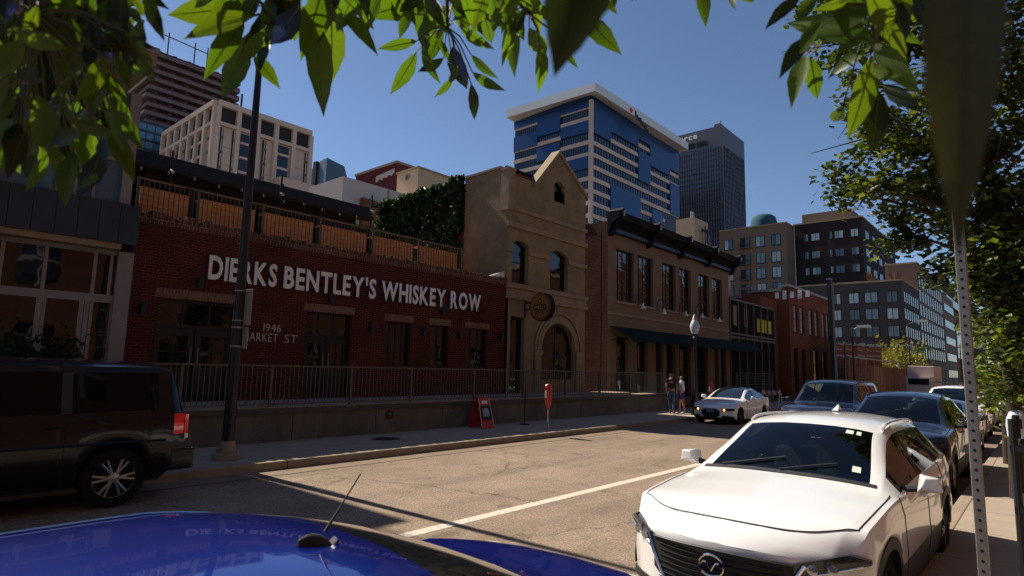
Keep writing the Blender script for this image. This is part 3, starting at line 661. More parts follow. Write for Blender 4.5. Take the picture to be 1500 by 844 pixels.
for i, h in enumerate(gr):
    if i in (3,): window(FT, h, t, nx=1, nz=1, d=-.3, name='door', fw=.1)
    else: window(FT, h, t, nx=3, nz=4, d=-.25)
m = MB(); m.box(ux0, ux1, F-.04, F-.003, zb_-.75, zb_-.62, 'tan_trim'); m.build('string_course', t)
# awnings: a run of dark green sloping awnings
M['awning'] = mat('dark green awning canvas', (.006, .018, .019), .8, var=.2, vs=4)
edges = [aY(u, 490, F)[0] for u in (893, 928, 963, 1003, 1040)]+[ux1+.3, ux1+3.2]
nm = ['nearest the dark brick side wall', 'second from the dark brick side wall', 'third from the dark brick side wall', 'fourth from the dark brick side wall', 'second from the far end', 'farthest down the street']
for i in range(6):
    a_, b_ = edges[i]+.03, edges[i+1]-.03
    p = thing('awning', f'dark green sloping awning over the ground floor, {nm[i]}', 'awning', ((a_+b_)/2, F, zaw-.3), 'green awnings over the ground floor')
    q = MB(); y0, y1, za, zb2 = F-.02, F-1.25, zaw, zaw-.62
    q.add([(a_, y0, za), (b_, y0, za), (b_, y1, zb2), (a_, y1, zb2), (a_, y1, zb2-.16), (b_, y1, zb2-.16), (a_, y0, za-.03), (b_, y0, za-.03), (b_, y1+.02, zb2-.03), (a_, y1+.02, zb2-.03)],
          [(0, 1, 2, 3), (3, 2, 5, 4), (6, 7, 8, 9), (0, 3, 9, 6), (1, 2, 8, 7)], 'awning'); q.build('canvas', p)
    q = MB()
    for x in (a_+.03, b_-.03): q.tube((x, y0, za-.7), (x, y1+.03, zb2-.05), .015, 'black_metal', n=6)
    q.build('frame', p)
gl = None
for i, (u, v) in enumerate(((942, 449), (973, 457), (1005, 460), (1029, 463), (1054, 469))):
    X, Z = aY(u, v, F-.45)
    lb = f'white gooseneck lamp under the upstairs windows, {["nearest", "second", "third", "fourth", "farthest"][i]} along the facade'
    if gl is None:
        gl = thing('gooseneck_lamp', lb, 'wall lamp', (X, F, Z), 'gooseneck lamps on the tan facade')
        q = MB(); q.path([(X-.0, F-.01, Z+.15), (X, F-.05, Z+.55), (X, F-.22, Z+.75), (X, F-.4, Z+.6), (X, F-.45, Z+.18)], .02, 'black_metal', 6); q.build('arm', gl)
        q = MB(); q.lathe((X, F-.45, Z-.12), [(.15, 0), (.12, .06), (.05, .18), (.04, .3)], 'white_paint', 14); q.build('shade', gl, True)
    else: dup(gl, (X, F, Z), label=lb)
# rooftop pieces
farmats = {}
def block(name, label, cat, uc, vc, Xd, ul, vl, ur, vr, m_, zb=0, Y0=None, parent=None, cap=None, roofdrop=0):
    """box building with its near corner seen at (uc,vc) at street distance Xd"""
    y0, z = aX(uc, vc, Xd); y1 = aX(ul, vl, Xd)[0]; x1 = aY(ur, vr, y0)[0]
    if parent is None: parent = thing(name, label, cat, ((Xd+x1)/2, y0, zb))
    q = MB(); q.box(Xd, x1, y0, y1, zb, z, m_); q.build('walls', parent)
    if cap: q = MB(); q.box(Xd-.15, x1+.15, y0-.15, y1+.15, z+.003, z+cap, 'tan_trim'); q.build('coping', parent)
    return parent, (Xd, x1, y0, y1, zb, z)
M['cream'] = mat('cream stucco', (.52, .37, .24), .85, var=.08, vs=.4)
p, bb = block('rooftop_stairhouse', 'cream rooftop stair housing with two vent pipes rising behind the black cornice', 'rooftop housing', 1017, 318, 46, 990, 321, 1037, 331, 'cream', 6)
q = MB()
for dx in (.15, .5): q.tube((bb[0]+dx, bb[2]+.3, bb[5]), (bb[0]+dx, bb[2]+.3, bb[5]+.55), .09, 'grey_metal', n=8)
q.build('vent_pipe', p)
q = MB(); q.box(bb[0]+.1, bb[1]+6, bb[2]+.5, bb[3], 6, bb[5]-1.9, 'cream'); q.build('lower_wing', p)
q = MB(); a_, z_ = aX(974, 322, 47); q.box(47, 49, aX(990, 322, 47)[0]+.05, a_, 6, z_, 'navy_panel'); q.build('mechanical_box', p)
an = thing('rooftop_antenna', 'dark antenna equipment on a mast at the end of the cream stair housing', 'antenna', (bb[1]-1, bb[2]-.2, 9))
q = MB(); X, Z = aY(1033, 335, bb[2]-.3); q.tube((X, bb[2]-.3, Z-2.6), (X, bb[2]-.3, Z+.2), .05, 'dark_metal'); q.build('mast', an)
for dz in (-.2, -1.6): q = MB(); q.box(X-.5, X+.3, bb[2]-.4, bb[2]-.2, Z+dz-.08, Z+dz+.08, 'dark_metal'); q.build('arm', an)
q = MB(); q.box(X-.12, X+.15, bb[2]-.6, bb[2]-.45, Z-1.3, Z-.1, 'dark_metal'); q.box(X+.2, X+.35, bb[2]-.55, bb[2]-.4, Z-1.8, Z-.6, 'grey_metal'); q.build('panel_antenna', an)

# ================================================================ glass infill building and orange brick corner building
bx4, bx4e = aY(1157, 480, F)[0], aY(1217, 480, F)[0]
IY = F+.9
ix1 = aY(1134, 480, F)[0]
t = thing('infill_building', 'glass and steel building with yellow blinds left of the orange brick building', 'building', ((ux1+ix1)/2, F, 0))
zi1 = aY(1110, 446, F)[1]; zim = aY(1110, 494, F)[1]
q = MB(); q.box(ux1+.05, ix1, F+.06, F+7, 0, zi1, 'void'); q.build('glazing', t)
q = MB(); n = 6
for i in range(n+1):
    X = ux1+.1+(ix1-ux1-.15)*i/n; q.box(X-.045, X+.045, F-.06, F+.055, 0, zi1, 'rail_grey')
for z in (zi1-.1, zim, zim-.25): q.box(ux1+.05, ix1, F-.05, F+.055, z-.07, z+.07, 'rail_grey')
q.box(ix1-.05, ix1+.05, F-.05, F+7, zi1-.2, zi1+.02, 'rail_grey'); q.build('steel_frame', t)
q = MB(); xa, xb = aY(1110, 480, F)[0], aY(1131, 480, F)[0]; q.box(xa, (xa+xb)/2-.08, F+.03, F+.05, zim+.4, zi1-1.1, 'blinds_yellow'); q.box((xa+xb)/2+.08, xb-.1, F+.03, F+.05, zim+.4, zi1-1.1, 'blinds_yellow'); q.build('blind', t)
q = MB()
for u in (1074, 1090): X = aY(u, 470, F)[0]; q.box(X, X+1.4, F+.03, F+.05, zim+.3, zi1-.5, 'shade_blind') if 0 else q.box(X+.15, X+.75, F+.03, F+.05, zim+.6, zi1-.5, 'tan_trim')
q.build('curtain', t)
t = thing('orange_brick_building', 'orange brick corner building with paired tall narrow windows and a stepped pale parapet', 'building', (bx4, F, 0))
zb4 = aY(1158, 421, F)[1]
hs = []
for u0, u1 in ((1162, 1169), (1171, 1178), (1184, 1191), (1193, 1199), (1204, 1209), (1210, 1215)):
    hs.append([aY(u0, 470, F)[0], aY(u1, 470, F)[0], aY(1165, 487, F)[1], aY(1165, 447, F)[1]])
h2 = [[aY(u0, 530, F)[0], aY(u1, 530, F)[0], .4, aY(1165, 510, F)[1]] for u0, u1 in ((1163, 1170), (1175, 1181), (1188, 1200), (1205, 1212))]
q = MB(); wall(q, FT, bx4, bx4e, 0, zb4, hs+h2, 'brick_orange', .3); FX4 = faceX(bx4)
y4 = aX(1066, 432, bx4)[0]
q.quad([(bx4, F, 0), (bx4, y4, 0), (bx4, y4, zb4-.6), (bx4, F, zb4-.0)], 'brick_orange')
q.box(bx4+.2, bx4e, F+.31, F+.4, 0, zb4-.5, 'void'); q.box(bx4+.1, bx4e-.1, F+.4, y4, zb4-1, zb4-.6, 'seam'); q.quad([(bx4e, F, 0), (bx4e, y4, 0), (bx4e, y4, zb4), (bx4e, F, zb4)], 'brick_orange')
q.box(ix1+.0, bx4-.01, F+1.0, F+1.3, 0, zb4-1.2, 'brick_orange'); q.build('walls', t)
q = MB(); q.box(bx4-.12, bx4e+.1, F-.12, F+.25, zb4+.003, zb4+.22, 'white_frame'); yA = aX(1145, 422, bx4)[0]; yB = aX(1101, 428, bx4)[0]; yC = aX(1087, 428, bx4)[0]
q.box(bx4-.12, bx4+.25, F+.25, yA, zb4+.003, zb4+.2, 'white_frame'); q.box(bx4-.11, bx4+.25, yA, yB, zb4-.35, zb4-.15, 'white_frame'); q.box(bx4-.12, bx4+.25, yB, yC, zb4-.05, zb4+.18, 'white_frame'); q.box(bx4-.12, bx4+.25, yC, y4, zb4-.75, zb4-.5, 'white_frame')
q.build('parapet', t)
for h in hs: window(FT, h, t, nx=2, nz=4, d=-.2, gm='shade_blind', bw=.04)
for i, h in enumerate(h2): window(FT, h, t, nx=1, nz=3, d=-.2, name='door' if i == 2 else 'window')
q = MB()
for h in hs: q.box(h[0]-.1, h[1]+.1, F-.06, F-.003, h[2]-.14, h[2]-.003, 'brick_dark')
q.build('sills', t)
q = MB(); r = random.Random(4)
yq = aX(1122, 432, bx4)[0]
for k in range(5): q.box(bx4-.03, bx4-.003, yq-1.1-k*.62, yq-1.1-k*.62+.32, zb4-1.0-.1*(k % 2), zb4-.35-.1*((k+1) % 2), 'white_paint')
q.build('graffiti', t)

# ================================================================ towers and blocks beyond
def ribbonface(parent, P, a0, a1, z1, nfl, fh, panels, flip=False):
    """floors of dark glass ribbons and tan spandrels, with flush blue glass panels (fractions along, floors from the top)"""
    L_ = a1-a0
    q = MB(); g2 = MB()
    for k in range(nfl):
        zt = z1-k*fh; pbox(q, P, min(a0, a1)+.01, max(a0, a1)-.01, zt-fh, zt-fh*.66, .0, .25, 'sand'); 
    q.build('spandrels', parent)
    q = MB()
    for k in range(nfl):
        for i in range(36):
            a = a0+L_*(i+.5)/36; zt = z1-k*fh; pbox(q, P, min(a, a+.12), max(a, a+.12), zt-fh*.66, zt, 0, .12, 'navy_panel')
    q.build('mullions', parent)
    for (f0, f1, k0, k1) in panels:
        q = MB(); a, b = sorted((a0+L_*f0, a0+L_*f1)); pbox(q, P, a, b, z1-k1*fh, z1-k0*fh, .05, .45, 'royal_glass'); q.build('glass_panel', parent)
M['red_sign'] = mat('red sign paint', (.5, .02, .02), .5)
M['tower_dark'] = mat('dark bronze tower cladding', (.075, .075, .095), .4, var=.04, vs=.05)
M['tower_glass'] = mat('bronze tinted window band', (.03, .04, .075), .15, spec=.8)
M['royal_glass'] = mat('royal blue glass', (.008, .05, .17), .25, spec=.4)
M['ribbon_glass'] = mat('dark blue ribbon glass', (.01, .022, .055), .10, spec=.8)
M['navy_bldg'] = mat('blue grey tower cladding', (.05, .09, .13), .5, var=.05, vs=.05)
M['roof_white'] = mat('white metal roof', (.60, .60, .60), .45)
XB = 110
t, bb = block('striped_office_tower', 'blue glass office tower with pale floor stripes and an upswept white roof', 'office tower', 866, 141, XB, 755, 176, 992, 208, 'ribbon_glass', 0)
_, _, yb0, yb1, _, zb1 = bb; xb1 = bb[1]
fh = abs(aX(866, 182, XB)[1]-aX(866, 199.5, XB)[1])
ribbonface(t, faceX(XB), yb0, yb1, zb1, 16, fh, [(0, 1, 0, .35), (0, .36, .3, .9), (0, .36, 2, 3), (0, .36, 5, 6), (.37, .67, .3, 2.2), (.37, .67, 3.2, 4.4), (.67, 1, .3, .8), (.67, 1, 1.6, 2.9)])
ribbonface(t, faceY(yb0), XB, xb1, zb1, 16, fh, [(0, .18, 0, 3), (.18, .48, 0, 2.1), (.48, .62, 0, 1.3), (.48, .62, 2.4, 5.1), (.62, .875, 0, 3.2), (.875, 1, 0, 2.5), (.875, 1, 3.8, 6.9), (.18, .5, 6.6, 9.6), (.64, .77, 7.2, 8.4)])
q = MB(); q.box(XB-.5, XB+.3, yb0-.5, yb0+.3, 0, zb1-1, 'sand'); q.build('corner_fin', t)
# upswept roof: slab whose underside rises to the corner
q = MB(); ov = 3.2; zl_, zr_ = aX(757, 158, XB-ov)[1], zb1
def rp_(x, y, z): return (x, y, z)
zc = aX(866, 122, XB-ov)[1]
xr, yl = xb1+.2, yb1+.2
zL = aX(756, 156, XB-ov)[1]; zR = aY(991, 198, yb0-ov)[1]
top = [(XB-ov, yb0-ov, zc), (xr, yb0-ov, zR), (xr, yl, zR-2), (XB-ov, yl, zL)]
th = 2.1
q.add([Vector(v) for v in top]+[Vector(v)-Vector((0, 0, th)) for v in top]+[(XB+1, yb0+1, zb1+.5), (xb1-1, yb0+1, zb1-.5), (xb1-1, yb1-1, zb1-1), (XB+1, yb1-1, zb1-.5)],
      [(0, 1, 2, 3), (0, 4, 5, 1), (1, 5, 6, 2), (2, 6, 7, 3), (3, 7, 4, 0), (4, 8, 9, 5), (5, 9, 10, 6), (6, 10, 11, 7), (7, 11, 8, 4)], 'roof_white'); q.build('roof', t)
q = MB(); xe, ze = aY(925, 162, yb0-ov-.1); q.lathe((xe, yb0-ov-.1, ze+.1), [(.6, 0), (.6, .1)], 'red_sign', 16, 'y'); q.build('emblem', t)
q = MB()
for k in range(8): q.box(xe+1.8+k*.85, xe+2.4+k*.85, yb0-ov-.12, yb0-ov-.02, ze-.9-.33*k, ze+(.2 if k % 3 else .7)-.33*k, 'black')
q.build('lettering', t)

t, bb = block('dark_office_tower', 'tall dark grey office tower with white lettering near its roof line', 'office tower', 1058, 183, 175, 975, 199, 1090, 210, 'tower_dark', 0)
TD = bb
# ---- dark tower details
x0, x1, y0, y1, _, z1 = TD
q = MB(); fh = abs(aX(1058, 215, x0)[1]-aX(1058, 222.5, x0)[1]); z = z1-5*fh*.8
k = 0
while z > 10:
    pbox(q, faceX(x0), y0+1.2, y1, z-fh*.5, z, .0, .15, 'tower_glass'); pbox(q, faceY(y0), x0+1.2, x1-1.2, z-fh*.5, z, .0, .15, 'tower_glass'); z -= fh; k += 1
q.build('window_bands', t)
q = MB()
for i in range(1, 24): a = y0+(y1-y0)*i/24; pbox(q, faceX(x0), a-.12, a+.12, 10, z1-fh*4, .02, .3, 'tower_dark')
for i in range(1, 16): a = x0+(x1-x0)*i/16; pbox(q, faceY(y0), a-.12, a+.12, 10, z1-fh*4, .02, .3, 'tower_dark')
q.build('fins', t)
q = MB()
for u0, u1 in ((993, 1000), (1003, 1018), (1021, 1036)):
    a, zz = aX(u0, 213, x0); b, _ = aX(u1, 210, x0); q.box(x0-.2, x0-.02, min(a, b), max(a, b), aX(1010, 219, x0)[1], aX(1010, 212, x0)[1], 'black')
q.build('louvre_openings', t)
ya = aX(962, 208, x0)[0]; yb_ = aX(1022, 200, x0)[0]; zz0, zz1 = aX(1000, 208.5, x0)[1], aX(1000, 200, x0)[1]
letters('salesforce', t, ya, yb_, zz0, zz1, x0-.1, 'white_paint', 'white_paint', .3, .02, N='x')
q = MB(); q.box(x0+1, x0+3, y0+1, y0+3, z1, z1+1.2, 'rail_grey'); q.tube((x0+2, y0+1.5, z1+1.2), (x0+2, y0+1.5, z1+2.2), .3, 'grey_metal'); q.build('rooftop_plant', t)

# ---- pale hotel block
t, bb = block('pale_hotel_block', 'pale concrete hotel block with tall window slots and an open colonnade below its roof', 'building', 320, 148, 46, 243, 203, 455, 187, 'sand', 10)
x0, x1, y0, y1, _, z1 = bb
def hotel_face(P, a0, a1, n, slots):
    L_ = a1-a0; q = MB(); lo, hi = min(a0, a1), max(a0, a1)
    pbox(q, P, lo, hi, z1-1.1, z1+.01, .0, 1.0, 'sand')
    for i in range(n+1): a = a0+L_*i/n; pbox(q, P, a-.45, a+.45, z1-30, z1-1.1, .0, .9, 'sand')
    pbox(q, P, lo, hi, z1-4.9, z1-4.2, 0, .8, 'sand'); q.build('concrete_frame', t)
    q = MB()
    for i in range(n): a, b = sorted((a0+L_*i/n, a0+L_*(i+1)/n)); pbox(q, P, a+.45, b-.45, z1-4.2, z1-1.1, .02, .15, 'black')
    q.build('colonnade_openings', t)
    for (f0, f1, k) in slots:
        a, b = sorted((a0+L_*f0, a0+L_*f1)); q = MB(); pbox(q, P, a, b, z1-30, z1-5.2, .03, .2, 'dark_glass')
        w_ = q.build('window_strip', t); q = MB(); z = z1-7
        while z > z1-30: pbox(q, P, a, b, z-.5, z, .21, .5, 'sand' if k else 'rail_grey'); z -= 3.0
        if not k:
            pbox(q, P, (a+b)/2-.08, (a+b)/2+.08, z1-30, z1-5.2, .22, .4, 'sand')
        q.build('balconies', w_)
    q = MB(); z = z1-9
    while z > z1-30: pbox(q, P, lo+.02, hi-.02, z-.04, z+.04, .0, .04, 'kerb'); z -= 3.4
    q.build('panel_joints', t)
hotel_face(faceY(y0), x0, x1, 5, [(.16, .19, 0), (.24, .36, 1), (.47, .51, 0), (.62, .76, 1), (.95, .98, 0), (.04, .07, 0)])
hotel_face(faceX(x0), y0, y1, 7, [(.2, .42, 1), (.07, .1, 0), (.52, .56, 0), (.68, .72, 0), (.84, .88, 0)])
q = MB(); xa, za = aY(420, 265, y0-3); q.box(xa-2, xa+6, y0-4, y0-1, 10, za+.3, 'sand'); q.build('low_wing', t)

# ---- tower under construction
Y0 = 150; xc = aY(216, 145, Y0)[0]
xr = aY(352, 130, Y0)[0]; M['raw_slab'] = mat('raw concrete slab', (.16, .13, .13), .9, var=.15, vs=.2); M['netting'] = mat('red safety netting', (.10, .03, .03), .9, var=.2, vs=.3)
M['tower_blueglass'] = mat('new blue curtain glass', (.06, .16, .26), .15, spec=.8)
t = thing('unfinished_tower', 'unfinished concrete tower with bare floor slabs and red safety netting behind the pale hotel', 'building', (xc, Y0, 0))
fh = aY(216, 145, Y0)[1]-aY(216, 158, Y0)[1]; zg = aY(211, 178, Y0)[1]
nf = 9
q = MB(); q.box(xc+3, xr-3, Y0+4, Y0+30, 0, zg+fh*nf, 'void'); q.build('core', t)
for k in range(nf):
    q = MB(); z = zg+fh*k; q.box(xc-.5*(k % 2), xr+(2 if k == 3 else 0), Y0, Y0+32, z, z+.8, 'raw_slab'); s_ = q.build('floor_slab', t)
    q = MB(); q.box(xc, xr, Y0+.15, Y0+.25, z+.801, z+1.25, 'netting'); q.box(xc+.15, xc+.25, Y0+.3, Y0+32, z+.801, z+1.25, 'netting'); q.build('safety_netting', s_)
q = MB()
for i in range(6):
    x = xc+2+(xr-xc-4)*i/5; q.box(x-.4, x+.4, Y0+1.5, Y0+2.3, zg, zg+fh*nf, 'raw_slab')
q.build('columns', t)
q = MB(); q.box(xc-1.5, xr-6, Y0-.5, Y0+31, 0, zg-.01, 'tower_blueglass'); q.build('glazed_base', t)
q = MB()
for i in range(26): x = xc-1.5+i*1.8; q.box(x-.08, x+.08, Y0-.6, Y0-.5, 0, zg-.02, 'navy_panel')
for k in range(12): q.box(xc-1.5, xr-6, Y0-.62, Y0-.5, zg-k*fh-.5, zg-k*fh, 'dark_metal')
q.build('mullions', t)
q = MB(); zt = zg+fh*nf
for x in (xc+4, xc+10, xc+13, xc+19): q.tube((x, Y0+3, zt), (x, Y0+3, zt+6), .15, 'dark_metal')
q.tube((xc+3, Y0+3, zt+5), (xc+20, Y0+3, zt+4), .15, 'grey_metal'); q.tube((xr+.6, Y0, zg+fh*2), (xr+.6, Y0, zg+fh*7), .25, 'dark_metal'); q.build('scaffold', t)

# ---- low blocks between hotel and ivy
t = thing('octagonal_tower', 'dark blue tower with chamfered top corner behind the low white parapet', 'office tower', (100, 170, 0))
Yo = 175; P_ = [aY(449, 246, Yo+22), aY(464, 238, Yo+8), aY(479, 231, Yo), aY(505, 236, Yo+3), aY(519, 255, Yo+8)]
ys_ = [Yo+22, Yo+8, Yo, Yo+3, Yo+8]; zt = P_[2][1]
q = MB(); zs_ = [zt, zt, zt, zt, zt*.86]
vs = [(P_[i][0], ys_[i], 0) for i in range(5)]+[(P_[i][0], ys_[i], zs_[i]) for i in range(5)]+[(P_[4][0], Yo+40, 0), (P_[4][0], Yo+40, zt*.86), (P_[0][0], Yo+40, 0), (P_[0][0], Yo+40, zt)]
q.add(vs, [(i, i+1, i+6, i+5) for i in range(4)]+[(4, 10, 11, 9), (10, 12, 13, 11), (12, 0, 5, 13), (5, 6, 7, 8, 9, 11, 13)], 'navy_bldg'); q.build('walls', t)
q = MB(); X = P_[1][0]; q.box(X-1, X+1, Yo+6.5, Yo+8.5, zt-13, zt+.2, 'black'); q.build('recess', t)
M['pinkwhite'] = mat('pinkish white stucco', (.50, .41, .38), .85, var=.06, vs=.3); M['maroon'] = mat('maroon cladding', (.14, .035, .035), .8, var=.1, vs=.3)
t, bb = block('maroon_theatre', 'maroon building with a raked roof and pale lettering beyond the white parapet', 'building', 583, 239, 70, 521, 262, 612, 247, 'maroon', 0)
x0, x1, y0, y1, _, z1 = bb
q = MB(); q.prism([(x0-.3, y0, z1+.01), (x0-.3, y1, z1+.01), (x0-.3, y1, z1+.5), (x0-.3, y0, z1+.5)], (x1-x0, 0, 0), 'kerb'); q.build('roof_edge', t)
q = MB()
for k in range(11): a, zz = aX(552+2.4*k, 262-1.1*k, x0-.2); q.box(x0-.25, x0-.01, a-.28, a+.28, zz-(.45 if k % 3 else .7), zz+.5, 'pinkwhite')
q.build('lettering', t)
t, bb = block('white_parapet_block', 'low pinkish white block with a long plain parapet in front of the maroon building', 'building', 503, 258, 40, 452, 281, 645, 303, 'pinkwhite', 0)
x0, x1, y0, y1, _, z1 = bb
q = MB(); q.box(x0+2.6, x1, y0-.9, y0-.01, 0, z1-2.2, 'brick_orange'); q.build('brick_base', t)
q = MB(); q.box(x0+2.6, x1-.5, y0-.95, y0-.92, z1-2.35, z1-2.2, 'white_frame'); q.build('trim', t)
q = MB(); xx = aY(568, 275, y0)[0]; q.box(xx, xx+.3, y0-.03, y0-.002, z1-2.2, z1, 'kerb'); q.build('joint', t)
t, bb = block('cream_box_building', 'plain cream box building with a small round vent beside the ivy wall', 'building', 613, 246, 52, 582, 255, 668, 263, 'cream', 0, cap=.25)
x0, x1, y0, y1, _, z1 = bb; yv, zv = aX(597, 260, x0)
q = MB(); q.lathe((x0-.12, yv, zv), [(.5, 0), (.5, .11)], 'kerb', 14, 'x'); q.lathe((x0-.14, yv, zv), [(.35, 0), (.35, .02)], 'dark_metal', 14, 'x'); q.build('vent', t)

M['teal_roof'] = mat('dull teal roof', (.03, .09, .11), .8)
# ---- teal rounded top beside dark tower
t = thing('teal_dome_roof', 'low teal rounded glass roof beyond the foot of the dark office tower', 'building', (260, 90, 0))
Xd = 240; yy, zz = aX(1112, 312, Xd); q = MB(); q.lathe((Xd+5, yy, 0), [(5, 0), (5, zz-3), (4.4, zz-1), (3, zz), (1, zz+.2)], 'teal_roof', 24); q.build('drum', t, True)

# ---- apartment buildings beyond the cross street
M['apt_tan'] = mat('light brown apartment brick', (.19, .135, .10), .85, var=.06, vs=.3); M['apt_dark'] = mat('charcoal apartment brick', (.035, .027, .027), .85, var=.08, vs=.3)
M['apt_grey'] = mat('grey apartment brick', (.065, .06, .06), .85, var=.06, vs=.3); M['apt_pane'] = mat('pane with blind and sky reflection', (.13, .20, .23), .25, var=.3, vs=.35, spec=.7)  # pane colours hold drawn blinds and a painted reflection of the sky
M['apt_pane2'] = mat('pane with bright sky reflection', (.30, .40, .42), .25, var=.2, vs=.5, spec=.7); M['apt_pane3'] = mat('dim window pane', (.03, .05, .07), .2, var=.3, vs=.4, spec=.7)
rw = random.Random(11)
def apt_windows(parent, P, cols, rows, h, mode=0, balcony=()):
    """windows on an apartment facade: (frame recess + pane) each its own part"""
    for i, (a, b) in enumerate(cols):
        for j, z in enumerate(rows):
            a_, b_ = min(a, b), max(a, b)
            f = MB(); pbox(f, P, a_, b_, z, z+h, .0, .04, 'black'); 
            if mode == 1: pbox(f, P, a_-.1, b_+.1, z-.12, z, .0, .12, 'dark_metal')
            o = f.build('window', parent); g = MB(); w_ = b_-a_
            c1 = rw.choice(['apt_pane', 'apt_pane2', 'apt_pane', 'apt_pane3']); c2 = rw.choice(['apt_pane', 'apt_pane3', 'apt_pane2'])
            if i in balcony: c1 = 'apt_pane3'; c2 = 'black'
            pbox(g, P, a_+.08*w_, a_+.48*w_, z+.12, z+h-.12, .041, .07, c1); pbox(g, P, a_+.54*w_, a_+.93*w_, z+.12, z+h-.12, .041, .07, c2); g.build('pane', o)
            if i in balcony:
                g = MB(); pbox(g, P, a_-.15, b_+.15, z-.1, z, .05, .9, 'apt_tan'); pbox(g, P, a_-.1, b_+.1, z+.9, z+.98, .82, .88, 'black')
                for k in range(9): x = a_-.1+(b_-a_+.2)*k/8; pbox(g, P, x-.02, x+.02, z, z+.9, .83, .86, 'black')
                g.build('balcony', o)
XT = 128
t, bb = block('light_brown_apartments', 'light brown apartment block with a regular grid of windows above the orange brick building', 'apartment building', 1151, 327, XT, 1054, 339, 1163, 330, 'apt_tan', 0, cap=.3)
x0, x1, y0, y1, _, z1 = bb
zr = [aX(1136, v, x0)[1] for v in (359, 384, 407, 430, 453)]; hh = aX(1136, 343, x0)[1]-zr[0]
apt_windows(t, faceX(x0), [(aX(a, 355, x0)[0], aX(b, 355, x0)[0]) for a, b in ((1061, 1074), (1084, 1099), (1107, 1121), (1130, 1144))], zr, hh, 1, balcony=(1,))
XT = 134
t, bb = block('charcoal_apartments', 'charcoal apartment block, taller, with scattered pairs of bright windows', 'apartment building', 1262, 318, XT, 1163, 325, 1310, 352, 'apt_dark', 0, cap=.3)
x0, x1, y0, y1, _, z1 = bb
zr = [aX(1250, v, x0)[1] for v in (347, 374, 399, 424)]; hh = aX(1250, 335, x0)[1]-zr[0]
apt_windows(t, faceX(x0), [(aX(a, 345, x0)[0], aX(b, 345, x0)[0]) for a, b in ((1178, 1184), (1188, 1201), (1215, 1219), (1222, 1236), (1246, 1258))], zr, hh)
L_ = x1-x0
apt_windows(t, faceY(y0), [(x0+L_*f, x0+L_*(f+.10)) for f in (.06, .25, .42, .6, .78)], zr, hh, 1)
q = MB(); q.box(x0+6, x1+16, y0+3, y1, z1-2, z1+3.6, 'apt_tan'); q.build('penthouse', t)
apt_windows(t, faceY(y0+2.9), [(x0+10+6*f, x0+13+6*f) for f in range(5)], [z1+.6], 2)
q = MB(); q.box(x0+20, x0+26, y0+8, y0+16, z1+3.6, z1+5.5, 'cream'); q.build('roof_plant', t)
XG = aY(1321, 450, F)[0]
t, bb = block('grey_apartments', 'grey brick apartment block at the far corner with large paired windows on five floors', 'apartment building', 1321, 411, XG, 1170, 422, 1345, 424, 'apt_grey', 0, cap=.25)
x0, x1, y0, y1, _, z1 = bb
zr = [aX(1305, v, x0)[1] for v in (443, 468, 494, 520, 545)]; hh = aX(1305, 426, x0)[1]-zr[0]
apt_windows(t, faceX(x0), [(aX(a, 440, x0)[0], aX(b, 440, x0)[0]) for a, b in ((1190, 1203), (1219, 1232), (1243, 1259), (1266, 1287), (1298, 1316))], zr[:4], hh, 1)
L_ = x1-x0
apt_windows(t, faceY(y0), [(x0+L_*f, x0+L_*(f+.07)) for f in (.04, .17, .3, .43, .56, .69, .82)], zr, hh)
tr_ = []
# setback terrace shrubs
XH = aY(1342, 430, F)[0]+1
t, bb = block('brown_corner_apartments', 'brown brick apartment block receding behind the grey one with a dense window grid', 'apartment building', 1342, 386, XH, 1296, 389, 1378, 425, 'apt_tan', 0, cap=.3)
x0, x1, y0, y1, _, z1 = bb; L_ = x1-x0
zr = [aY(1345, v, y0)[1] for v in (420, 440, 461, 482, 503, 524)]
apt_windows(t, faceY(y0), [(x0+L_*(.03+f*.1), x0+L_*(.08+f*.1)) for f in range(10)], zr, 2.2)
t, bb = block('pale_far_building', 'pale building farther along the street left of the red brick one', 'building', 1379, 428, XH+46, 1376, 428, 1396, 447, 'apt_tan', 0)
x0, x1, y0, y1, _, z1 = bb
for k in range(6):
    q = MB(); q.box(x0+2, x1-2, y0-.15, y0-.01, z1-4-k*4, z1-2.3-k*4, 'apt_pane3'); q.build('window_band', t)
t, bb = block('red_far_building', 'narrow red brick building far down the street', 'building', 1397, 457, XH+100, 1391, 457, 1410, 470, 'brick_orange', 0)
q = MB(); q.box(bb[0]+2, bb[1], bb[2]-.2, bb[2]-.01, 8, bb[5]-4, 'apt_pane3'); q.build('window_band', t)
t, bb = block('dark_far_tower', 'dark tower showing above the far end of the street', 'building', 1372, 400, XH+120, 1356, 392, 1440, 440, 'apt_dark', 0)
q = MB(); q.box(bb[0]+1, bb[1]-1, bb[2]-.3, bb[2]-.01, bb[5]-8, bb[5]-5, 'apt_pane3'); q.build('window_band', t)

M['brick_opp'] = brickmat('sunlit warehouse brick', (.10, .034, .015), (.07, .025, .012), (.09, .05, .035), var=.25)
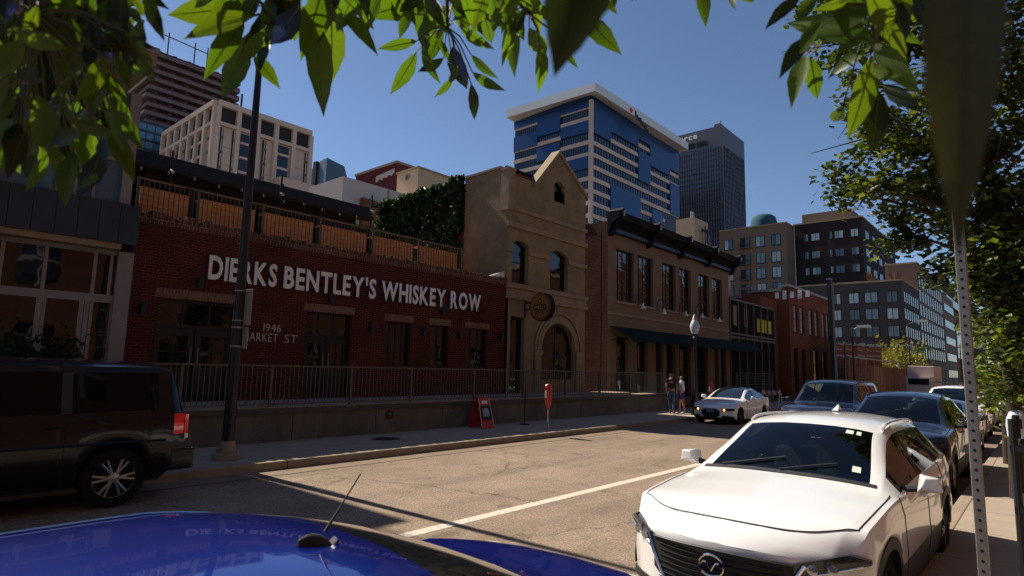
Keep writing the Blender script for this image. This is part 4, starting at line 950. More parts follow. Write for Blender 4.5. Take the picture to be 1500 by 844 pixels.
# ---- across the street, behind the camera: sunlit brick building that the windows opposite reflect; unseen, near stretch made taller to block sky light
t = thing('opposite_brick_building', 'long sunlit orange brick warehouse across the street behind the viewpoint', 'building', (15, -6, 0))
P = Plane((0, -5.5, 0), (1, 0, 0), (0, 1, 0))
hs = [[x, x+1.5, z, z+2.4] for x in range(-30, 128, 4) for z in (1.2, 5.6, 9.6, 13.6, 17.2)]
q = MB(); wall(q, P, -32, 30, 0, 21, [h for h in hs if h[1] < 30], 'brick_opp', .3); q.box(-32, 30, -26, -6, 20.5, 20.6, 'seam'); q.box(-32, 30, -5.55, -5.3, 21, 21.4, 'tan_trim'); wall(q, P, 30, 61, 0, 11.5, [h for h in hs if 30 < h[0] and h[1] < 61 and h[3] < 9], 'brick_opp', .3); q.box(30, 61, -26, -6, 11, 11.1, 'seam'); q.box(30.01, 61, -5.55, -5.3, 11.5, 11.8, 'tan_trim'); wall(q, P, 61, 130, 0, 15, [h for h in hs if 61 < h[0] and h[3] < 12.5], 'brick_opp', .3); q.box(61, 130, -26, -6, 14.5, 14.6, 'seam'); q.box(61.01, 130, -5.55, -5.3, 15, 15.3, 'tan_trim'); q.build('wall', t)
for h in hs:
    if (h[1] < 30 or h[0] > 30) and (h[1] < 30 or h[3] < 9 or (h[0] > 61 and h[3] < 12.5)): q = MB(); pbox(q, P, h[0], h[1], h[2], h[3], -.3, -.25, 'dark_glass'); pbox(q, P, h[0]+.7, h[0]+.8, h[2], h[3], -.24, -.2, 'white_frame'); pbox(q, P, h[0], h[1], h[2]+1.1, h[2]+1.2, -.24, -.2, 'white_frame'); q.build('window', t)
# ================================================================ vehicles
M['car_white'] = mat('white car paint', (.82, .82, .81), .25, coat=1.0); M['car_navy'] = mat('dark navy car paint', (.010, .016, .035), .25, coat=1.0, metal=.3)
M['car_black'] = mat('black car paint', (.004, .005, .008), .2, coat=.25, spec=.3); M['car_grey'] = mat('grey car paint', (.10, .10, .11), .3, .5, coat=1.0)
M['car_blue'] = mat('vivid blue car paint', (.002, .022, .30), .22, .6, coat=1.0); M['car_silver'] = mat('silver car paint', (.35, .35, .36), .3, .7, coat=1.0)
M['car_glass'] = mat('tinted car glass', (.008, .012, .014), .02, spec=1.0, coat=.6); M['rubber'] = mat('tyre rubber', (.012, .012, .012), .85, bump=.2, bs=60)
M['alloy'] = mat('silver alloy', (.42, .41, .40), .35, .9); M['alloy_dark'] = mat('black alloy', (.012, .012, .013), .4, .4); M['chrome'] = mat('chrome', (.75, .75, .76), .08, 1.0)
M['plastic'] = mat('black plastic trim', (.02, .02, .021), .55); M['lens'] = mat('headlight lens', (.012, .014, .016), .12, spec=.5, coat=.3); M['lens_clear'] = mat('silver headlight reflector', (.55, .57, .6), .15, .8)
M['tail'] = mat('red tail light', (.55, .008, .012), .2, coat=1, emit=(.9, .01, .01), es=.06); M['amber_lit'] = mat('lit amber lamp', (.8, .4, .1), .3, emit=(1, .42, .12), es=1.6); M['lit_lamp'] = mat('lit white headlamp', (.8, .8, .8), .3, emit=(1, .97, .9), es=3.0)
M['sticker'] = mat('pale windscreen sticker', (.6, .66, .6), .5); M['plate'] = mat('licence plate', (.45, .5, .45), .5)
for k_ in ('car_white', 'car_navy', 'car_black', 'car_grey', 'car_blue', 'car_silver'):      # inside of the shell is black trim
    n_ = M[k_].node_tree.nodes; L_ = M[k_].node_tree.links; g_ = n_.new('ShaderNodeNewGeometry'); d_ = n_.new('ShaderNodeBsdfDiffuse'); d_.inputs[0].default_value = (.008, .008, .009, 1)
    x_ = n_.new('ShaderNodeMixShader'); L_.new(g_.outputs['Backfacing'], x_.inputs[0]); L_.new(n_['Principled BSDF'].outputs[0], x_.inputs[1]); L_.new(d_.outputs[0], x_.inputs[2]); L_.new(x_.outputs[0], n_['Material Output'].inputs[0])
M['privacy_glass'] = mat('privacy glass', (.003, .004, .005), .05, spec=.18)
M['cabin_glass'] = clearglass('tinted windscreen', (.42, .50, .48)); M['seat'] = mat('dark seat fabric', (.03, .03, .032), .8); M['dash'] = mat('dashboard', (.03, .03, .03), .6)
def cv(pts, x):
    if x <= pts[0][0]: return pts[0][1]
    for i in range(len(pts)-1):
        (a, p), (b, q) = pts[i], pts[i+1]
        if x <= b:
            t = (x-a)/(b-a)
            m0 = (q-p) if i == 0 else (q-pts[i-1][1])/(b-pts[i-1][0])*(b-a); m1 = (q-p) if i == len(pts)-2 else (pts[i+2][1]-p)/(pts[i+2][0]-a)*(b-a)
            s0 = (q-p)
            m0 = 0 if m0*s0 <= 0 else math.copysign(min(abs(m0), 2.5*abs(s0)), s0); m1 = 0 if m1*s0 <= 0 else math.copysign(min(abs(m1), 2.5*abs(s0)), s0)
            return (2*t**3-3*t*t+1)*p+(t**3-2*t*t+t)*m0+(-2*t**3+3*t*t)*q+(t**3-t*t)*m1
    return pts[-1][1]
SPEC = {
 'suv': dict(L=4.4, W=.90, sill=.24, top=[(0, .76), (.08, .85), (.35, .93), (.9, 1.01), (1.28, 1.06), (1.36, 1.07), (1.75, 1.29), (2.1, 1.46), (2.4, 1.53), (2.9, 1.55), (3.6, 1.52), (3.95, 1.46), (4.2, 1.16), (4.34, 1.0), (4.4, .9)],
   belt=[(0, .68), (.3, .85), (.7, .93), (1.3, .98), (3, 1.02), (4.1, 1.07), (4.4, .86)], edge=[(0, .72), (.3, .89), (.9, .97), (1.3, 1.02), (1.75, 1.23), (2.15, 1.42), (2.6, 1.47), (3.6, 1.44), (3.95, 1.38), (4.2, 1.12), (4.4, .88)],
   w=[(0, .80), (.3, .87), (1, .9), (3.4, .9), (4.2, .87), (4.4, .80)], g=[(0, .66), (.4, .72), (1.3, .745), (2.1, .615), (2.6, .61), (3.6, .585), (3.95, .57), (4.2, .68), (4.4, .68)],
   arches=[(.86, .39), (3.5, .39)], wr=.345, ws=(1.36, 2.12), rg=(3.98, 4.22), roof=(2.12, 3.98), side=[(1.55, 2.42), (2.50, 3.28), (3.36, 3.86)], doors=(1.42, 2.46, 3.34), nose=.42, tail=.12),
 'sedan': dict(L=4.5, W=.89, sill=.2, top=[(0, .64), (.1, .73), (.6, .86), (1.3, .96), (1.42, .98), (1.9, 1.23), (2.25, 1.36), (2.6, 1.415), (2.9, 1.415), (3.2, 1.38), (3.6, 1.24), (3.92, 1.08), (4.05, 1.05), (4.3, 1.03), (4.42, 1.0), (4.5, .92)],
   belt=[(0, .56), (.3, .72), (.8, .83), (1.4, .90), (3, .95), (4.1, .98), (4.5, .88)], edge=[(0, .60), (.3, .76), (.9, .88), (1.4, .94), (1.9, 1.18), (2.3, 1.31), (2.7, 1.35), (3.2, 1.30), (3.6, 1.18), (3.95, 1.03), (4.3, 1.0), (4.5, .9)],
   w=[(0, .78), (.3, .86), (1, .89), (3.4, .89), (4.2, .86), (4.5, .80)], g=[(0, .64), (.4, .70), (1.35, .72), (2.25, .58), (2.8, .57), (3.3, .555), (3.95, .66), (4.3, .70), (4.5, .70)],
   arches=[(.84, .36), (3.50, .36)], wr=.325, ws=(1.42, 2.27), rg=(3.22, 3.93), roof=(2.27, 3.22), side=[(1.6, 2.45), (2.52, 3.25), (3.32, 3.6)], doors=(1.5, 2.48, 3.3), nose=.40, tail=.22),
 'big': dict(L=5.2, W=1.0, sill=.32, top=[(0, .98), (.08, 1.05), (.4, 1.12), (1.2, 1.2), (1.45, 1.22), (1.6, 1.30), (2.0, 1.68), (2.2, 1.82), (2.5, 1.89), (3.2, 1.92), (4.5, 1.90), (4.95, 1.85), (5.1, 1.4), (5.16, 1.2), (5.2, 1.1)],
   belt=[(0, .9), (.3, 1.05), (1.4, 1.14), (3, 1.17), (5.0, 1.19), (5.2, 1.05)], edge=[(0, .94), (.3, 1.08), (1.4, 1.18), (1.65, 1.3), (2.2, 1.74), (2.6, 1.82), (4.5, 1.82), (4.95, 1.78), (5.1, 1.36), (5.2, 1.08)],
   w=[(0, .92), (.3, .98), (1, 1.0), (4.6, 1.0), (5.2, .95)], g=[(0, .80), (.4, .86), (1.4, .88), (2.2, .75), (3, .75), (4.9, .73), (5.1, .8), (5.2, .82)],
   arches=[(.95, .45), (4.27, .45)], wr=.39, ws=(1.5, 2.2), rg=(4.97, 5.12), roof=(2.2, 4.97), side=[(1.75, 2.6), (2.7, 3.6), (3.72, 4.78)], doors=(1.6, 2.65, 3.66), nose=.16, tail=.05),
}
SPEC['fastback'] = dict(SPEC['sedan']); SPEC['fastback'].update(top=[(0, .64), (.1, .73), (.6, .86), (1.2, .95), (1.3, .98), (1.6, 1.2), (1.9, 1.36), (2.2, 1.405), (2.9, 1.42), (3.2, 1.38), (3.6, 1.24), (3.92, 1.08), (4.05, 1.05), (4.3, 1.03), (4.42, 1.0), (4.5, .92)], edge=[(0, .60), (.3, .76), (.9, .88), (1.3, .95), (1.6, 1.14), (1.95, 1.31), (2.3, 1.36), (2.9, 1.365), (3.2, 1.31), (3.6, 1.18), (3.95, 1.03), (4.3, 1.0), (4.5, .9)], g=[(0, .64), (.4, .70), (1.25, .72), (1.9, .62), (2.8, .61), (3.3, .58), (3.95, .66), (4.3, .70), (4.5, .70)], ws=(1.3, 1.9), roof=(1.9, 3.22), side=[(1.5, 2.35), (2.42, 3.2), (3.28, 3.6)])
def car(name, label, cat, kind, paint, H=1.0, LS=1.0, WS=1.0, group=None, wheel='five', trim=None, rails=False, roofmat=None, detail=True, cabin=False, privacy=False):
    gl = 'cabin_glass' if cabin else ('privacy_glass' if privacy else 'car_glass')
    s = SPEC[kind]; L, W = s['L'], s['W']; root = thing(name, label, cat, (0, 0, 0), group)
    xs = sorted({round(L*i/64, 4) for i in range(65)}|{s['ws'][0], s['ws'][1], s['rg'][0], s['rg'][1]}|{v for p in s['side'] for v in p}|{xc+r*math.cos(math.pi*k/10) for xc, r in s['arches'] for k in range(11)})
    xs = [x for i, x in enumerate(xs) if i == 0 or x-xs[i-1] > .008]
    if xs[-1] < L: xs.append(L)
    wz = s['wr']
    def zb(x):
        z = s['sill']+(.08 if x < .25 or x > L-.25 else 0)
        for xc, r in s['arches']:
            if abs(x-xc) < r: z = max(z, wz+math.sqrt(r*r-(x-xc)**2)-.0)
        return z
    def off(x, y, z):
        a = min(1, abs(y)/W); return (s['nose']*a**2.4*max(0, 1-x/.5)+.10*max(0, (z-.72))*max(0, 1-x/.4) - s['tail']*a**2.4*max(0, 1-(L-x)/1.0))
    def section(x):
        w_, g_, bt, ed, tp, b0 = cv(s['w'], x), cv(s['g'], x), cv(s['belt'], x), cv(s['edge'], x), cv(s['top'], x), zb(x)
        g_ = min(g_, w_*.93); zm = max(.52, b0+.06); zu = max(bt-.13, zm+.05)
        r = [(w_*.955 if b0 < .4 else w_*.985, b0), (w_, zm), (w_*.99, zu), (w_*.955, max(bt, zu+.04))]
        bt = r[3][1]; ed = max(ed, bt+.015); tp = max(tp, ed+.01); yb, ye = r[3][0], g_
        r.append((yb+(ye-yb)*.10, bt+(ed-bt)*.07)); r.append((yb+(ye-yb)*.88+.015, bt+(ed-bt)*.88)); r.append((ye, ed))
        for f in (.10, .3, .62, 1): r.append((ye*(1-f), ed+(tp-ed)*(1-(1-f)**2.6)))
        return r
    K = LS
    def P(x, y, z): return ((x+off(x, y, z))*K, y*WS, z*H)
    secs = [section(x) for x in xs]; n = len(secs[0])
    mesh = {k: MB() for k in ('body', 'windscreen', 'rear_window', 'side_window_l', 'side_window_r', 'roof')}
    ids = {}
    def inr(x0, x1, r): return x0 >= r[0]-.005 and x1 <= r[1]+.005
    for sgn in (1, -1):
        for i in range(len(xs)-1):
            for j in range(n-1):
                a, b, c, d = P(xs[i], secs[i][j][0]*sgn, secs[i][j][1]), P(xs[i+1], secs[i+1][j][0]*sgn, secs[i+1][j][1]), P(xs[i+1], secs[i+1][j+1][0]*sgn, secs[i+1][j+1][1]), P(xs[i], secs[i][j+1][0]*sgn, secs[i][j+1][1])
                k, m_ = 'body', paint
                if j == 4 and any(inr(xs[i], xs[i+1], r) for r in s['side']): k, m_ = ('side_window_l' if sgn > 0 else 'side_window_r'), gl
                elif j == 4 and inr(xs[i], xs[i+1], (s['side'][0][0], s['side'][-1][1])): m_ = 'plastic'
                elif j >= 7 and inr(xs[i], xs[i+1], s['ws']): k, m_ = 'windscreen', gl
                elif j >= 7 and inr(xs[i], xs[i+1], s['rg']): k, m_ = 'rear_window', gl
                elif j == 0 and trim and xs[i] > .5: m_ = trim
                elif j >= 6 and roofmat and inr(xs[i], xs[i+1], s['roof']): m_ = roofmat
                mesh[k].add([a, b, c, d], [(0, 1, 2, 3)] if sgn > 0 else [(3, 2, 1, 0)], m_)
    # nose and tail caps
    for x, sx in ((0, 1), (L, -1)):
        sec = section(x); N = 16
        for j in range(n-1):
            for i in range(N):
                f0, f1 = -1+2*i/N, -1+2*(i+1)/N
                q = [P(x, sec[j][0]*f0, sec[j][1]), P(x, sec[j][0]*f1, sec[j][1]), P(x, sec[j+1][0]*f1, sec[j+1][1]), P(x, sec[j+1][0]*f0, sec[j+1][1])]
                mesh['body'].add(q, [(0, 1, 2, 3)], paint if not (trim and j == 0 and x > 1) else trim)
    def weld(mb, nm, par, angle=35):
        me = bpy.data.meshes.new(nm); me.from_pydata(mb.v, [], mb.f)
        for m in mb.mats: me.materials.append(m)
        me.polygons.foreach_set('material_index', mb.m); bm = bmesh.new(); bm.from_mesh(me); bmesh.ops.remove_doubles(bm, verts=bm.verts, dist=.0008)
        bmesh.ops.dissolve_degenerate(bm, edges=bm.edges, dist=.0005); bmesh.ops.recalc_face_normals(bm, faces=bm.faces)
        for f in bm.faces: f.smooth = True
        for e in bm.edges:
            if len(e.link_faces) == 2 and e.calc_face_angle(0) > math.radians(angle): e.smooth = False
        bm.to_mesh(me); bm.free(); o = bpy.data.objects.new(nm, me); C.objects.link(o); o.parent = par; return o
    body = weld(mesh['body'], 'body', root)
    # seams of doors and bonnet as thin dark lines that follow the skin
    if detail:
        q = MB()
        for sgn in (1, -1):
            for dx in s['doors']+((s['doors'][2]+.0),):
                sc = section(dx); q.path([P(dx, sc[j][0]*sgn*1.001, sc[j][1]) for j in range(0, 5)], .004, 'plastic', 5)
            # bonnet shut line
            pts = []
            for k in range(13):
                x = .43+(s['ws'][0]-.45)*k/12; sc = section(x); e = sc[4]; f = sc[6]; t_ = .35; pts.append(P(x, (e[0]+(f[0]-e[0])*t_)*sgn, e[1]+(f[1]-e[1])*t_+.003))
            q.path(pts, .0045, 'plastic', 5)
            for dx in s['doors'][1:]:
                sc = section(dx-.14); z = sc[2][1]+.02; x = dx-.16; yy = sc[2][0]*1.0
                a = P(x-.09, (yy+.012)*sgn, z); b = P(x+.09, (yy+.012)*sgn, z); q.tube(a, b, .018, paint, n=8)
        pts = []
        sc0 = section(.17)
        for k in range(33):
            y = -1+2*k/32; hw = sc0[4][0]+(sc0[6][0]-sc0[4][0])*.35
            xx = .17+.26*abs(y)**5; sx_ = section(xx); hw = sx_[4][0]+(sx_[6][0]-sx_[4][0])*.35; zt = cv(s['top'], xx); f = 1-abs(y*hw)/sx_[6][0]; f = max(0, min(1, f)); z = sx_[6][1]+(zt-sx_[6][1])*(1-(1-f)**2.6)
            if abs(y) == 1: z = sx_[4][1]+(sx_[6][1]-sx_[4][1])*.35
            pts.append(P(xx, y*hw, z+.004))
        q.path(pts, .0045, 'plastic', 5)
        o = q.build('seams_and_handles', None); o.parent = root
    ws_ = weld(mesh['windscreen'], 'windscreen', root); weld(mesh['rear_window'], 'rear_window', root); weld(mesh['side_window_l'], 'side_window', root); weld(mesh['side_window_r'], 'side_window', root)
    # underbody and wells
    q = MB(); q.box(.35*K, (L-.3)*K, -(W-.26)*WS, (W-.26)*WS, (s['sill']-.06)*H, .62*H, 'black'); q.box((s['arches'][0][0]+.5)*K, (s['arches'][1][0]-.5)*K, -(W-.08)*WS, (W-.08)*WS, (s['sill']-.02)*H, .45*H, 'black'); q.build('underbody', None).parent = root
    if cabin:
        x1 = s['ws'][0]; zb_ = cv(s['belt'], x1+.3)*H
        q = MB(); q.box((x1+.02)*K, (x1+.55)*K, -.66*WS, .66*WS, .55, zb_-.03, 'dash'); q.prism([((x1+.28)*K, .52, zb_-.03), ((x1+.28)*K, .22, zb_-.03), ((x1+.34)*K, .25, zb_+.05), ((x1+.34)*K, .49, zb_+.05)], (.22, 0, 0), 'dash'); q.build('dashboard', None, bevel=.02).parent = root
        q = MB(); c = Vector(((x1+.78)*K, .37, zb_-.03)); pts = [(c.x-.06*math.sin(t_), c.y+.185*math.cos(t_), c.z+.175*math.sin(t_)) for t_ in [2*math.pi*i/20 for i in range(21)]]; q.path(pts, .014, 'plastic', 6); q.path([(c.x-.2, c.y, c.z-.04), (c.x, c.y, c.z)], .03, 'plastic', 6); q.box(c.x-.01, c.x+.02, c.y-.18, c.y+.18, c.z-.02, c.z+.02, 'plastic'); q.build('steering_wheel', None, True).parent = root
        for xs_, in ((x1+1.25,), (x1+2.15,)):
            for y in (.37, -.37):
                q = MB(); q.prism([((xs_)*K, y-.24, .62), ((xs_)*K, y+.24, .62), ((xs_+.14)*K, y+.21, zb_+.16), ((xs_+.14)*K, y-.21, zb_+.16)], (.12, 0, 0), 'seat'); q.box((xs_-.5)*K, xs_*K, y-.25, y+.25, .42, .62, 'seat'); q.build('car_seat', None, bevel=.03).parent = root
                q = MB(); q.box((xs_+.15)*K, (xs_+.15)*K+.09, y-.12, y+.12, zb_+.19, zb_+.36, 'seat'); q.tube(((xs_+.17)*K, y-.06, zb_+.12), ((xs_+.17)*K, y-.06, zb_+.22), .008, 'chrome', n=6); q.tube(((xs_+.17)*K, y+.06, zb_+.12), ((xs_+.17)*K, y+.06, zb_+.22), .008, 'chrome', n=6); q.build('headrest', None, bevel=.03).parent = root
        sc_ = section(s['ws'][1]-.12); q = MB(); q.box((s['ws'][1]-.12)*K, (s['ws'][1]-.09)*K, -.12, .12, sc_[-1][1]*H-.14, sc_[-1][1]*H-.08, 'plastic'); q.build('rear_view_mirror', None, bevel=.01).parent = root
    # wheels
    R0 = s['wr']; tw = .11
    wheels = []
    for xc, r in s['arches']:
        for sgn in (1, -1):
            q = MB(); wy = (W*WS-.035)*1.0
            prof = [(R0*.62, -tw), (R0*.94, -tw*1.0), (R0, -tw*.75), (R0, tw*.75), (R0*.94, tw), (R0*.66, tw*1.02), (R0*.62, tw*.8)]
            q.lathe((0, 0, 0), prof, 'rubber', 28, 'y'); wh = q.build('wheel', None, True); wh.parent = root
            wh.location = (xc*K, sgn*(wy-tw), R0)
            if sgn < 0: wh.rotation_euler = (0, 0, math.pi)
            q = MB(); al = 'alloy_dark' if wheel == 'dark' else 'alloy'
            q.lathe((0, tw*.55, 0), [(R0*.60, 0), (R0*.66, tw*.42), (R0*.70, tw*.42), (R0*.70, tw*.30)], al, 28, 'y', False); q.lathe((0, tw*.2, 0), [(R0*.60, 0), (R0*.60, .005)], 'black', 24, 'y')
            q.lathe((0, tw*.5, 0), [(.075, 0), (.07, tw*.42), (.02, tw*.5)], al, 14, 'y')
            ns = 6 if wheel == 'split' else 5
            for k in range(ns):
                for dd in ((-.14, .14) if wheel == 'split' else (-.06, .06)):
                    t_ = 2*math.pi*k/ns; a = Vector((math.cos(t_+dd*.6)*.06, tw*.88, math.sin(t_+dd*.6)*.06)); t2 = t_+dd*(1.15 if wheel == 'split' else 2.4); b = Vector((math.cos(t2)*R0*.655, tw*.84, math.sin(t2)*R0*.655)); q.tube(a, b, .019 if wheel == 'split' else .02, al, n=6)
            q.path([(R0*.67*math.cos(2*math.pi*i/28), tw*.9, R0*.67*math.sin(2*math.pi*i/28)) for i in range(29)], .012, al, 6)
            q.build('rim', None, True).parent = wh; wheels.append(wh)
            if trim:
                q = MB(); A_ = r+.035
                for k in range(20):
                    t0, t1 = math.pi*k/20-.0, math.pi*(k+1)/20
                    def pt(t_, rr, yo): return (xc*K+rr*math.cos(t_)*K, sgn*(cv(s['w'], xc+rr*math.cos(t_))*(.965+.03*math.sin(t_))*WS+yo), wz+rr*math.sin(t_)*1.0)
                    q.add([pt(t0, r-.01, .012), pt(t1, r-.01, .012), pt(t1, A_+.04, .014), pt(t0, A_+.04, .014), pt(t0, r-.01, -.10), pt(t1, r-.01, -.10)], [(0, 1, 2, 3), (0, 1, 5, 4)], 'plastic')
                q.build('arch_trim', None, True).parent = root
    # mirrors
    xm = s['ws'][0]+.34; sm = section(xm)
    for sgn in (1, -1):
        q = MB(); c0 = P(xm, sm[4][0]*sgn, sm[4][1]); yy = c0[1]; zz = c0[2]
        q.add([(c0[0]-.02, yy+.10*sgn, zz-.01), (c0[0]-.09, yy+.14*sgn, zz+.05), (c0[0]-.08, yy+.17*sgn, zz+.13), (c0[0]-.02, yy+.13*sgn, zz+.15), (c0[0]-.05, yy+.29*sgn, zz+.02), (c0[0]-.06, yy+.27*sgn, zz+.13), (c0[0]+.07, yy+.09*sgn, zz-.01), (c0[0]+.07, yy+.11*sgn, zz+.14), (c0[0]+.07, yy+.28*sgn, zz+.01), (c0[0]+.07, yy+.25*sgn, zz+.12)],
              [(0, 4, 1), (1, 4, 5, 2), (2, 5, 3), (3, 5, 9, 7), (0, 6, 8, 4), (4, 8, 9, 5), (0, 1, 2, 3), (0, 3, 7, 6), (6, 7, 9, 8)], paint if not paint == 'x' else paint)
        mo = q.build('mirror', None, True, bevel=.012, angle=60); mo.parent = root
        q = MB(); q.tube((c0[0]+.02, yy-.02*sgn, zz-.0), (c0[0]+.02, yy+.14*sgn, zz+.03), .03, 'plastic', n=8); q.build('mirror_arm', None).parent = mo
    if rails:
        for sgn in (1, -1):
            q = MB(); pts = []
            for k in range(15):
                x = s['roof'][0]+.12+(s['roof'][1]-s['roof'][0]-.2)*k/14; sc = section(x); e = sc[6]; h_ = .018 if 0 < k < 14 else .0; pts.append(P(x, e[0]*sgn*.985, e[1]+.015+h_))
            q.path(pts, .015, 'plastic' if rails == 'dark' else rails, 8); q.build('roof_rail', None, True).parent = root
    def front(y, z, o_=0.012):
        # skin point on the nose at lateral y, height z (unit car), pushed out by o_
        tp = cv(s['top'], 0); x = 0
        # above the nose top follow the bonnet
        if z > cv(s['top'], .0):
            for k in range(60):
                x = k*.01
                if cv(s['top'], x) >= z: break
        zz_ = z; return ((x+off(x, y, z))*K-o_, y*WS, zz_*H)
    def patch(nm, ys, lo, hi, m_, o_=.012, par=None, back=.05, x0=0):
        q = MB(); N = len(ys); rows = 5; vs = []
        for y, a, b in zip(ys, lo, hi):
            for k in range(rows): vs.append(front(y, a+(b-a)*k/(rows-1), o_))
        fs = [(i*rows+k, (i+1)*rows+k, (i+1)*rows+k+1, i*rows+k+1) for i in range(N-1) for k in range(rows-1)]
        # rim back to the body
        n0 = len(vs); vs += [(v[0]+back, v[1], v[2]) for v in vs]
        for i in range(N-1): fs += [(i*rows, (i+1)*rows, n0+(i+1)*rows, n0+i*rows), (i*rows+rows-1, (i+1)*rows+rows-1, n0+(i+1)*rows+rows-1, n0+i*rows+rows-1)]
        for k in range(rows-1): fs += [(k, k+1, n0+k+1, n0+k), ((N-1)*rows+k, (N-1)*rows+k+1, n0+(N-1)*rows+k+1, n0+(N-1)*rows+k)]
        q.add(vs, fs, m_); o = q.build(nm, None, True); o.parent = par or root; return o
    root['K'] = K
    return root, s, P, section, front, patch, cv
def lin(a, b, n): return [a+(b-a)*i/(n-1) for i in range(n)]
def place(root, loc, rz=0): root.location = loc; root.rotation_euler = (0, 0, rz)

# ---- white crossover in the foreground
LS = 1.13
root, s, P, section, front, patch, _ = car('parked_suv', 'white crossover with a black grille and round chrome badge in the foreground', 'car', 'suv', 'car_white', LS=LS, WS=1.05, H=1.02, trim='plastic', rails='car_white', wheel='dark', group='cars parked along the right kerb', cabin=True)
ys_ = lin(-.50, .50, 21)
def gtop(y): return .715-.02*(y/.5)**2
patch('grille', ys_, [.37+.10*(abs(y)/.5)**3 for y in ys_], [gtop(y) for y in ys_], 'black', .02)
q = MB()
q.path([front(y, gtop(y)-.38*max(0, (abs(y)-.28)/.22)**1.6*.0+(-.34+.34*abs(y)/.56 if abs(y) < .0 else 0), .03) for y in ys_], .006, 'plastic', 6)
pts = [front(y, .34+.36*max(0, (abs(y)-.30)/.26)**1.3, .03) for y in lin(-.56, .56, 31)]
q.path(pts, .016, 'chrome', 8); q.build('grille_surround', None, True).parent = root
q = MB()
for k in range(7):
    z = .42+.04*k; q.path([front(y, z, .026) for y in lin(-.44, .44, 15)], .004, 'alloy_dark', 5)
q.build('grille_bars', None).parent = root
# winged badge
c = front(0, .61, .035); q = MB(); nn = 26
ring = [(c[0], c[1]+.092*math.cos(t_), c[2]+.074*math.sin(t_)) for t_ in [2*math.pi*k/nn for k in range(nn+1)]]
q.path(ring, .009, 'chrome', 6)
q.path([(c[0]-.004, c[1]-.09, c[2]-.012), (c[0]-.006, c[1]-.060, c[2]+.022), (c[0]-.006, c[1]-.034, c[2]+.020), (c[0]-.006, c[1], c[2]-.034), (c[0]-.006, c[1]+.034, c[2]+.020), (c[0]-.006, c[1]+.060, c[2]+.022), (c[0]-.004, c[1]+.09, c[2]-.012)], [.003, .006, .007, .008, .007, .006, .003], 'chrome', 6)
q.build('badge', None, True).parent = root
for sgn in (1, -1):
    yy = [sgn*v for v in lin(.50, .875, 16)]
    lo = [.60+.11*((abs(y)-.50)/.375) for y in yy]; hi = [.70+.095*((abs(y)-.50)/.375)**.8 - .055*max(0, ((abs(y)-.78)/.095)) for y in yy]
    hl = patch('headlight', yy, lo, hi, 'lens', .018)
    for yc_ in (.60, .70):
        c = front(sgn*yc_, .68+.03*(yc_-.6), .03); q = MB(); q.lathe(c, [(.030, 0), (.036, -.012), (.022, -.014)], 'lens_clear', 16, 'x'); q.build('lamp', None, True).parent = hl
    q = MB(); q.path([front(sgn*y, .615+.10*((y-.5)/.375), .026) for y in lin(.50, .84, 10)], .008, 'lens_clear', 6); q.build('daylight_strip', None).parent = hl
    yy = [sgn*v for v in lin(.55, .80, 8)]; patch('bumper_insert', yy, [.30]*8, [.36]*8, 'plastic', .015)
# windscreen sundries
def onws(x, f, up=.006):
    sc = section(x); e, tp = sc[6], sc[-1]; y = e[0]*f; ff = 1-abs(f); z = e[1]+(tp[1]-e[1])*(1-(1-ff)**2.6); p = P(x, y, z+up); return p
def wspatch(nm, x0, x1, f0, f1, m_, up=.008):
    q = MB(); nx_, nf = 6, 6; vs = [onws(x0+(x1-x0)*i/nx_, f0+(f1-f0)*j/nf, up) for i in range(nx_+1) for j in range(nf+1)]
    q.add(vs, [(i*(nf+1)+j, (i+1)*(nf+1)+j, (i+1)*(nf+1)+j+1, i*(nf+1)+j+1) for i in range(nx_) for j in range(nf)], m_); o = q.build(nm, None); o.parent = root; return o
wspatch('sticker', 2.00, 2.06, -.66, -.56, 'sticker'); wspatch('sticker', 2.00, 2.06, -.76, -.70, 'sticker'); wspatch('sticker', 1.50, 1.57, -.80, -.71, 'sticker')
q = MB()
for f0, f1 in ((.75, .05), (.05, -.55)):
    q.path([onws(1.39+.02*k, f0+(f1-f0)*k/8, .018) for k in range(9)], .008, 'plastic', 6)
q.build('wiper', None).parent = root
wspatch('cowl', 1.355, 1.40, -.97, .97, 'plastic', .006)
q = MB(); q.add([P(3.0, -.03, 1.56), P(3.16, -.03, 1.56), P(3.16, .03, 1.56), P(3.0, .03, 1.56), P(3.14, -.008, 1.62), P(3.14, .008, 1.62)], [(0, 1, 4), (3, 5, 2), (0, 4, 5, 3), (1, 2, 5, 4)], 'car_white'); q.build('roof_fin', None, True).parent = root
yl = lin(.5, .86, 8)
place(root, (4.42, 1.90, 0), math.radians(-.6)); suv_white = root

